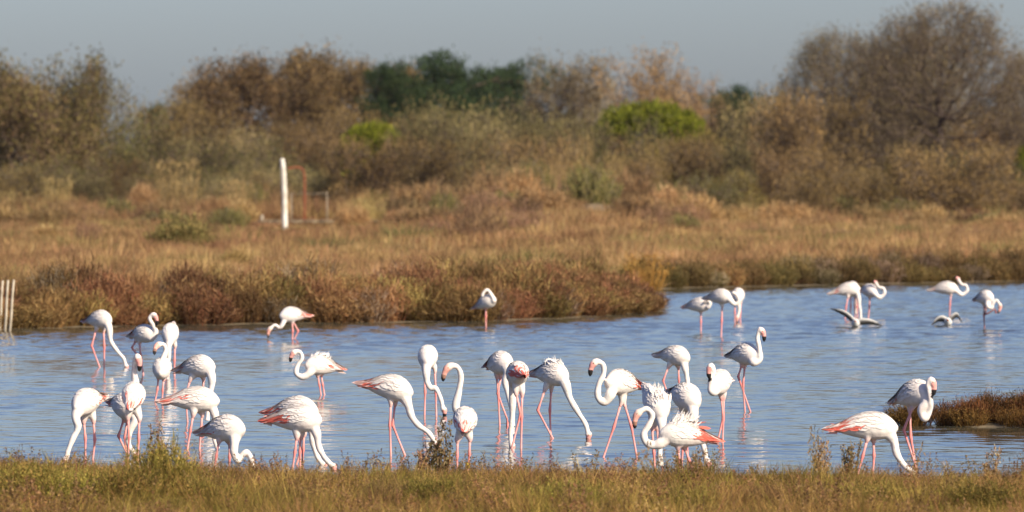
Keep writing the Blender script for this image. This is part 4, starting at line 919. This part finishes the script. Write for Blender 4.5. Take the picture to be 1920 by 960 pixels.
    if ruf > 0.45:     # a crest of raised back feathers
        wb = MB(); n = int(170 * ruf); tb = 0.40 + 0.45 * rnd.random(n); ph = rnd.normal(size=n) * 0.45
        b = np.array([body_pt(t_, p_) for t_, p_ in zip(tb, ph)]); up_ = upv * 1.0 - u * 0.55
        e = b + (up_ + rnd.normal(size=(n, 3)) * 0.22) * (0.05 + 0.08 * rnd.random((n, 1))) * ruf
        blades(wb, b, e, np.full(n, 0.013), np.tile(WHITE, (n, 1)), rnd, 0.35, 3); link('raised_feathers', wb.build('raised_feathers', [M_bird], True), o, kind='stuff')
    # ---- tail feathers
    wb = MB(); n = 12; b = np.array([T0 + ax * (0.10 + 0.06 * rnd.random()) + side * rnd.normal() * 0.018 + upv * rnd.normal() * 0.015 for _ in range(n)])
    e = b - u * (0.09 + 0.05 * rnd.random((n, 1))) + side * rnd.normal(size=(n, 1)) * 0.022 + upv * (rnd.normal(size=(n, 1)) * 0.012 - 0.004)
    tc_ = np.array([PINK if rnd.random() < tailc else (BLUSH if rnd.random() < 0.9 else BLUSH * 0.7) for _ in range(n)]); blades(wb, b, e, np.full(n, 0.036), tc_, rnd, 0.05, 3)
    link('tail', wb.build('flamingo_tail', [M_bird], True), o)
    if 'ring' in spec:
        c = W(spec['ring'], 0.0); v, fq = tube([c + [0, 0, -0.03], c + [0, 0, -0.028], c + [0, 0, 0.028], c + [0, 0, 0.03]], [0.014, 0.021, 0.021, 0.014], 12)
        link('leg_ring', mesh('leg_ring', v, fq, [plain_mat('yellow_plastic_ring', (0.75, 0.55, 0.02), (0.70, 0.50, 0.02), 5, 0.4)], smooth=True), o)
    return o

BIRDS = [
 dict(fy=862, tail=(193, 747), chest=(143, 764), neck=[(145, 780), (149, 800), (139, 822), (131, 843), (128, 857)], bill=(127, 874), legs=[[(157, 788), (160, 822), (160, 862)], [(175, 786), (178, 825), (174, 862)]], tc=.6, label='leftmost flamingo feeding with its neck bent down to the left'),
 dict(fy=855, tail=(203, 757), chest=(256, 772), neck=[(256, 784), (247, 805), (243, 828), (253, 848)], bill=(260, 862), legs=[[(233, 784), (222, 818), (237, 848)], [(239, 785), (234, 820), (238, 855)]], label='shaded feeding flamingo half hidden behind the upright one at the left'),
 dict(fy=863, tail=(246, 764), chest=(252, 736), s=-1, neck=[(251, 722), (249, 700), (251, 678), (254, 668)], bill=(259, 698), hd=-0.2, legs=[[(240, 780), (242, 820), (240, 862)], [(261, 783), (260, 822), (258, 863)]], tc=.7, red=.35, label='flamingo seen from behind with straight raised neck at the left'),
 dict(fy=688, tail=(156, 604), chest=(210, 600), neck=[(206, 614), (209, 638), (221, 657), (233, 671), (237, 684)], bill=(237, 696), legs=[[(181, 617), (172, 648), (187, 688)], [(194, 617), (195, 650), (195, 690)]], label='feeding flamingo farthest left near the far bank'),
 dict(fy=702, tail=(241, 632), chest=(290, 627), neck=[(286, 634), (294, 622), (288, 608), (282, 596), (288, 588)], bill=(296, 610), legs=[[(262, 641), (264, 668), (269, 703)], [(254, 640), (247, 652), (262, 672)]], label='shaded flamingo with curved raised neck at the far left'),
 dict(fy=704, tail=(323, 610), chest=(318, 640), s=1, neck=[(318, 648), (318, 668), (317, 688), (316, 702)], bill=(316, 712), legs=[[(328, 648), (327, 676), (327, 704)], [(312, 648), (312, 676), (311, 704)]], label='front facing flamingo feeding behind the one with orange head'),
 dict(fy=754, tail=(307, 683), chest=(303, 700), s=1, neck=[(305, 692, -.05), (305, 678, -.12), (311, 660, -.2), (309, 647, -.2), (301, 644, -.2)], bill=(292, 664), face=True, legs=[[(297, 708), (295, 730), (290, 757)], [(307, 710), (305, 732), (304, 753)]], label='small front facing flamingo with orange head turned left'),
 dict(fy=792, tail=(328, 697), chest=(404, 687), neck=[(397, 702), (398, 722), (392, 752), (390, 788)], legs=[[(358, 710), (348, 740), (352, 792)], [(381, 708), (380, 745), (378, 792)]], label='white flamingo directly behind the larger pink tailed one at left'),
 dict(fy=842, tail=(305, 754), chest=(412, 752), neck=[(402, 774), (404, 797), (402, 820), (408, 842)], legs=[[(363, 776), (357, 808), (352, 840)], [(379, 776), (376, 808), (374, 842)]], tc=.8, red=.2, label='large feeding flamingo with pink pointed tail at left'),
 dict(fy=884, tail=(371, 814), chest=(460, 804), neck=[(441, 828), (440, 848), (447, 862), (456, 852), (465, 846), (473, 861), (477, 880)], bill=(480, 892), nr=.95, legs=[[(411, 826), (406, 855), (401, 884)], [(430, 830), (430, 858), (429, 886)]], label='flamingo at the near shore with its neck looped like an arch'),
 dict(fy=880, tail=(497, 791), chest=(604, 787), fat=1.06, neck=[(594, 812), (598, 836), (608, 856), (622, 872)], bill=(628, 886), legs=[[(557, 818), (553, 848), (549, 878)], [(564, 818), (562, 848), (563, 881)]], red=1.0, tc=.5, label='near flamingo with red wing patches of the feeding pair'),
 dict(fy=872, tail=(499, 776), chest=(597, 770), neck=[(584, 800), (588, 830), (596, 855), (606, 870)], bill=(612, 882), legs=[[(560, 812), (564, 845), (556, 872)], [(570, 812), (568, 845), (567, 872)]], tc=.7, red=.5, label='rear flamingo of the feeding pair with only its back showing'),
 dict(fy=740, tail=(641, 694), chest=(573, 684), neck=[(580, 699), (568, 706), (556, 699), (559, 684), (567, 671), (564, 660), (556, 658)], bill=(545, 679), legs=[[(596, 704), (599, 722), (602, 740)], [(602, 703), (605, 722), (608, 740)]], ruf=.46, tc=.2, label='flamingo facing left with S shaped neck and raised back feather'),
 dict(fy=637, tail=(580, 593), chest=(525, 592), neck=[(531, 606), (525, 614), (516, 609), (509, 614)], bill=(504, 634), face=True, legs=[[(548, 605), (549, 621), (548, 638)], [(550, 604), (559, 621), (551, 637)]], tc=1, red=.7, label='small pinkish flamingo feeding leftward by the far left bank'),
 dict(fy=854, tail=(674, 722), chest=(775, 737), neck=[(766, 760), (772, 780), (785, 797), (803, 810), (815, 827)], bill=(820, 846), legs=[[(733, 752), (731, 797), (733, 855)], [(741, 753), (736, 797), (757, 849)]], red=.6, tc=.7, label='feeding flamingo left of the tall dry weeds with neck stretched right'),
 dict(fy=778, tail=(804, 660), chest=(801, 680), s=1, neck=[(800, 692), (801, 712), (808, 726), (818, 727), (827, 747), (831, 764)], bill=(833, 780), legs=[[(795, 692), (797, 735), (796, 777)], [(815, 690), (817, 735), (818, 778)]], red=0, label='front facing flamingo feeding with zigzag neck near the centre'),
 dict(fy=884, tail=(870, 806), chest=(873, 786), s=-1, neck=[(862, 778), (854, 764), (860, 735), (864, 708), (858, 690), (846, 686)], bill=(830, 717), hd=-0.2, face=True, legs=[[(858, 824), (857, 855), (857, 885)], [(881, 822), (880, 852), (877, 885)]], ring=(877, 873), tc=.9, red=.35, label='flamingo seen from behind with raised neck and yellow leg ring'),
 dict(fy=612, tail=(888, 579), chest=(929, 562), neck=[(926, 562, .02), (921, 552), (914, 543), (907, 548), (904, 556)], legs=[[(911, 576), (911, 593), (911, 613)]], s=1, label='lone preening flamingo on one leg before the left bank shrubs'),
 dict(fy=798, tail=(911, 690), chest=(957, 681), neck=[(952, 695), (948, 716), (953, 738), (959, 765), (961, 797)], legs=[[(931, 702), (934, 738), (937, 800)], [(940, 702), (933, 738), (951, 786)]], label='flamingo stepping with one foot lifted behind the ruffled red one'),
 dict(fy=841, tail=(981, 703), chest=(964, 708), s=-1, neck=[(962, 728), (961, 760), (960, 790), (957, 815), (959, 836)], bill=(960, 850), legs=[[(967, 734), (976, 775), (960, 839)], [(979, 734), (978, 782), (977, 842)]], ruf=.3, red=1.0, tc=.8, label='flamingo seen from behind with ruffled feathers and red wing spots'),
 dict(fy=822, tail=(996, 703), chest=(1064, 706), neck=[(1060, 719), (1068, 745), (1083, 771), (1097, 793), (1102, 810)], bill=(1099, 826), legs=[[(1023, 727), (1008, 769), (1036, 821)], [(1034, 726), (1031, 770), (1033, 824)]], ruf=.46, tc=.3, red=.1, label='feeding flamingo mid stride with neck reaching down to the right at centre'),
 dict(fy=857, tail=(1205, 729), chest=(1136, 716), neck=[(1144, 738), (1134, 752), (1121, 744), (1122, 720), (1131, 700), (1130, 682), (1119, 676)], bill=(1106, 705), legs=[[(1166, 750), (1151, 800), (1131, 858)], [(1169, 752), (1184, 800), (1194, 856)]], red=.9, tc=.8, label='flamingo striding left with S shaped neck and legs spread wide'),
 dict(fy=736, tail=(1230, 668), chest=(1292, 672), neck=[(1284, 690), (1287, 705), (1289, 722), (1290, 738)], legs=[[(1254, 686), (1243, 714), (1252, 738)], [(1272, 688), (1273, 712), (1274, 736)]], tc=.2, red=0, label='feeding flamingo behind the crowded group right of centre'),
 dict(fy=880, tail=(1210, 728), chest=(1242, 782), s=1, fat=1.05, neck=[(1240, 795), (1240, 815), (1236, 842), (1238, 872)], legs=[[(1222, 795), (1226, 850), (1228, 881)], [(1232, 797), (1236, 850), (1243, 882)]], ruf=.46, tc=.1, red=0, label='ruffled flamingo tipped forward behind the one with black tipped bill'),
 dict(fy=872, tail=(1256, 738), chest=(1306, 756), s=1, fat=1.05, neck=[(1299, 772), (1300, 792), (1308, 815), (1318, 836), (1322, 860)], bill=(1325, 884), legs=[[(1280, 775), (1280, 838), (1278, 880)], [(1288, 775), (1288, 830), (1290, 880)]], tc=.1, red=0, label='pinkish white flamingo behind the ruffled back of the nearest one'),
 dict(fy=890, tail=(1344, 828), chest=(1236, 812), neck=[(1241, 829), (1226, 834), (1211, 828), (1207, 812), (1217, 795), (1223, 778), (1213, 766), (1201, 770)], bill=(1190, 804), face=True, legs=[[(1271, 838), (1274, 865), (1274, 892)], [(1284, 840), (1293, 865), (1303, 890)]], ruf=.8, red=1.0, tc=1, label='nearest flamingo of the crowd with ruffled back and red tail facing left'),
 dict(fy=831, tail=(1368, 713), chest=(1338, 725), s=1, neck=[(1338, 734), (1331, 728), (1332, 712), (1336, 696), (1334, 683)], bill=(1329, 709), legs=[[(1352, 742), (1356, 782), (1345, 830)], [(1357, 740), (1356, 785), (1355, 832)]], tc=.1, red=0, label='flamingo facing left front with dark bill beside the crowd'),
 dict(fy=772, tail=(1366, 670), chest=(1420, 666), s=1, neck=[(1412, 678), (1423, 672), (1422, 650), (1419, 632), (1423, 616)], bill=(1431, 640), legs=[[(1391, 684), (1384, 706), (1404, 764)], [(1397, 683), (1393, 722), (1397, 775)]], tc=.1, red=0, lc=.85, label='grey shaded flamingo with raised neck facing right and crossed legs'),
 dict(fy=621, tail=(1282, 577), chest=(1331, 572), neck=[(1327, 575, .04), (1331, 569, .06), (1327, 564, .06), (1319, 566, .06)], legs=[[(1314, 586), (1314, 603), (1314, 622)]], red=.1, label='resting flamingo on one leg at left of the far trio'),
 dict(fy=632, tail=(1322, 561), chest=(1371, 557), neck=[(1368, 562), (1377, 570), (1385, 564), (1381, 553), (1372, 547)], legs=[[(1354, 573), (1353, 601), (1352, 634)]], red=.1, label='middle flamingo of the far trio with curled neck'),
 dict(fy=604, tail=(1386, 548), chest=(1383, 561), s=1, neck=[(1384, 569), (1385, 580), (1383, 592)], bill=(1382, 606), face=True, legs=[[(1389, 567), (1388, 586), (1388, 605)], [(1378, 567), (1378, 586), (1378, 605)]], label='front facing flamingo at right of the far trio'),
 dict(fy=598, tail=(1558, 551), chest=(1613, 540), neck=[(1609, 554), (1611, 570), (1613, 584), (1614, 599)], legs=[[(1590, 556), (1586, 576), (1584, 599)], [(1603, 556), (1603, 576), (1604, 599)]], red=.2, label='feeding flamingo above the gull with spread wings'),
 dict(fy=595, tail=(1597, 548), chest=(1600, 540), s=-1, neck=[(1601, 535), (1604, 540), (1606, 560), (1606, 590)], legs=[[(1595, 556), (1595, 575), (1594, 596)], [(1606, 556), (1607, 576), (1608, 596)]], label='flamingo seen from behind beside the feeding one above the gull'),
 dict(fy=596, tail=(1613, 546), chest=(1641, 548), s=1, neck=[(1640, 551), (1648, 557), (1657, 550), (1655, 540), (1647, 538), (1641, 531)], bill=(1634, 526), legs=[[(1631, 558), (1630, 576), (1628, 597)]], red=.1, label='preening flamingo with ring shaped neck on one leg beside the gull'),
 dict(fy=592, tail=(1743, 545), chest=(1796, 540), neck=[(1794, 546), (1803, 552), (1813, 545), (1811, 535), (1803, 533), (1797, 525)], bill=(1788, 519), legs=[[(1783, 552), (1781, 570), (1780, 593)]], red=.1, label='preening flamingo with ring shaped neck standing over the small gull'),
 dict(fy=616, tail=(1829, 564), chest=(1859, 558), s=1, neck=[(1850, 572), (1857, 577), (1860, 568), (1866, 562), (1872, 569)], bill=(1868, 588), face=True, legs=[[(1845, 572), (1845, 592), (1846, 617)], [(1849, 575), (1848, 590), (1866, 579)]], lc=.35, label='farthest right flamingo scratching with one lifted dark leg'),
 dict(fy=878, tail=(1675, 757), chest=(1743, 732), neck=[(1736, 752), (1725, 768), (1731, 783), (1740, 768), (1741, 746, .04), (1737, 722, .05), (1740, 709, .05)], bill=(1746, 741), bdw=.05, legs=[[(1712, 760), (1694, 806), (1716, 872)], [(1706, 762), (1708, 820), (1719, 882)]], tc=.2, red=.15, label='flamingo with looped hanging neck in front of the islet'),
 dict(fy=896, tail=(1555, 806), chest=(1684, 802), fat=1.02, neck=[(1675, 825), (1681, 850), (1695, 872), (1712, 886), (1720, 897)], bill=(1723, 910), legs=[[(1626, 822), (1617, 855), (1606, 896)], [(1638, 825), (1639, 855), (1637, 892)]], red=1.0, tc=1, label='right hand near flamingo feeding with red wing patch and red tail'),
]
for num, sp in enumerate(BIRDS): flamingo(sp, num)

# ------------------------------------------------------------------ gulls
def gull(cx, cy, fy, wl, wr, label):
    d = dist(fy); root = np.array([at(cx, fy, d)[0], d, 0.0])
    W = lambda q, dw=0.0: at(q[0], q[1], d) - root - np.array([0, dw, 0])
    c = W((cx, cy)); mb = MB()
    pts = [c + [0.02, 0.16, 0.01], c + [0.01, 0.08, 0.015], c, c - [0, 0.09, -0.01], c - [0.005, 0.14, -0.035], c - [0.01, 0.185, -0.05], c - [0.012, 0.21, -0.045], c - [0.013, 0.245, -0.035]]
    v, f = tube(catmull(pts, 3), np.interp(np.linspace(0, 1, 22), np.linspace(0, 1, 8), [.014, .06, .09, .075, .05, .05, .018, .004]), 10)
    col = np.tile([0.74, 0.73, 0.72], (len(v), 1)); col[-40:] = (0.35, 0.10, 0.05); col[:20] = (0.7, 0.7, 0.7); mb.add(v, f, col)
    o = link('gull', None, loc=root, label=label, category='gull', group='gulls'); o.empty_display_size = 0.1
    link('body', mb.build('gull_body', [M_bird], True), o)
    for wing in (wl, wr):
        P = catmull([c + [0, 0, 0.03]] + [W(q[:2], q[2]) for q in wing], 6); n = len(P); t = np.linspace(0, 1, n)
        ch = np.interp(t, [0, .35, .7, 1], [0.17, 0.17, 0.12, 0.012]); wb = MB(); V = []; C = []
        for k in range(n):
            for (fy_, th, cc) in ((-0.35, 0.006, (0.62, 0.61, 0.60)), (0.1, 0.014, (0.30, 0.29, 0.29)), (0.65, 0.002, (0.22, 0.20, 0.19))):
                V.append(P[k] + np.array([0, 0.55 * fy_ * ch[k], -0.8 * fy_ * ch[k]]) + [0, -th * .8, th * .6]); C.append(np.array(cc) if t[k] < 0.8 else np.array(cc) * 0.35)
            V.append(P[k] + [0, 0.055 * ch[k] + 0.007, -0.08 * ch[k] - 0.006]); C.append((0.45, 0.43, 0.42))
        V = np.array(V); q = []
        for k in range(n - 1):
            a = 4 * k; b = a + 4
            q += [(a, a + 1, b + 1, b), (a + 1, a + 2, b + 2, b + 1), (a + 2, a + 3, b + 3, b + 2), (a + 3, a, b, b + 3)]
        wb.add(V, [np.array(q)], np.array(C)); link('wing', wb.build('gull_wing', [M_bird], True), o)
gull(1604, 606, 613, [(1592, 592, .05), (1578, 584, .02), (1558, 579, -.1)], [(1618, 601, .05), (1636, 603, .02), (1656, 612, -.1)], 'gull with both dark wings spread wide landing on the water')
gull(1777, 604, 611, [(1768, 596, .05), (1757, 598, .05), (1744, 612, .05)], [(1785, 593, .05), (1795, 590, .05), (1804, 606, .05)], 'gull with wings arched down in front of the ring necked flamingo')

# ------------------------------------------------------------------ thin haze
V, f = box(-1900, 1900, -100, 4600, -1.5, 24)
mh = bpy.data.materials.new('haze_air'); mh.use_nodes = True; nh = mh.node_tree; nh.nodes.clear()
oh = nh.nodes.new('ShaderNodeOutputMaterial'); vh = nh.nodes.new('ShaderNodeVolumePrincipled'); nh.links.new(vh.outputs[0], oh.inputs['Volume'])
vh.inputs['Color'].default_value = (0.80, 0.88, 1.0, 1); vh.inputs['Density'].default_value = 0.00002; vh.inputs['Anisotropy'].default_value = 0.0
link('haze', mesh('haze', V, f, [mh]), kind='stuff', label='thin pale haze over the lagoon and trees', category='haze')
# ------------------------------------------------------------------ things that share a description: say which, counted from the left
ORD = ['leftmost', 'second from left', 'third from left', 'fourth from left', 'fifth from left', 'sixth from left', 'seventh from left', 'eighth from left', 'ninth from left', 'tenth from left', 'eleventh from left', 'twelfth from left']
seen = {}
for o in COL.objects:
    if o.parent is None and 'label' in o and 'kind' not in o: seen.setdefault(o['label'], []).append(o)
for lab, os_ in seen.items():
    if len(os_) > 1:
        os_.sort(key=lambda o: o.location.x / o.location.y)
        for k, o in enumerate(os_):
            t = 'rightmost' if k == len(os_) - 1 else ORD[min(k, 11)]
            l2 = '%s, %s' % (lab, t)
            l2 = l2.replace("under the big bare tree's left boughs", 'under the left boughs'); 
            if len(l2.split()) <= 16: o['label'] = l2
            elif len(os_) == 2: o['label'] = '%s, %s' % (' '.join(lab.replace(' in the', ',').split()[:14]), 'left one' if k == 0 else 'right one')
            else: o['label'] = '%s, %s' % (' '.join((lab.replace(' shrub in the', ' shrub,').replace(' in the', ',').replace(' row ', ' ').replace(' thicket', '')).split()[:12]), t)
for o in COL.objects:
    if o.parent is None and 'label' in o and len(o['label'].split()) > 16: o['label'] = o['label'].replace(' thicket shrub', ' shrub').replace(' in the ', ', ', 1).replace(' row ', ' ')
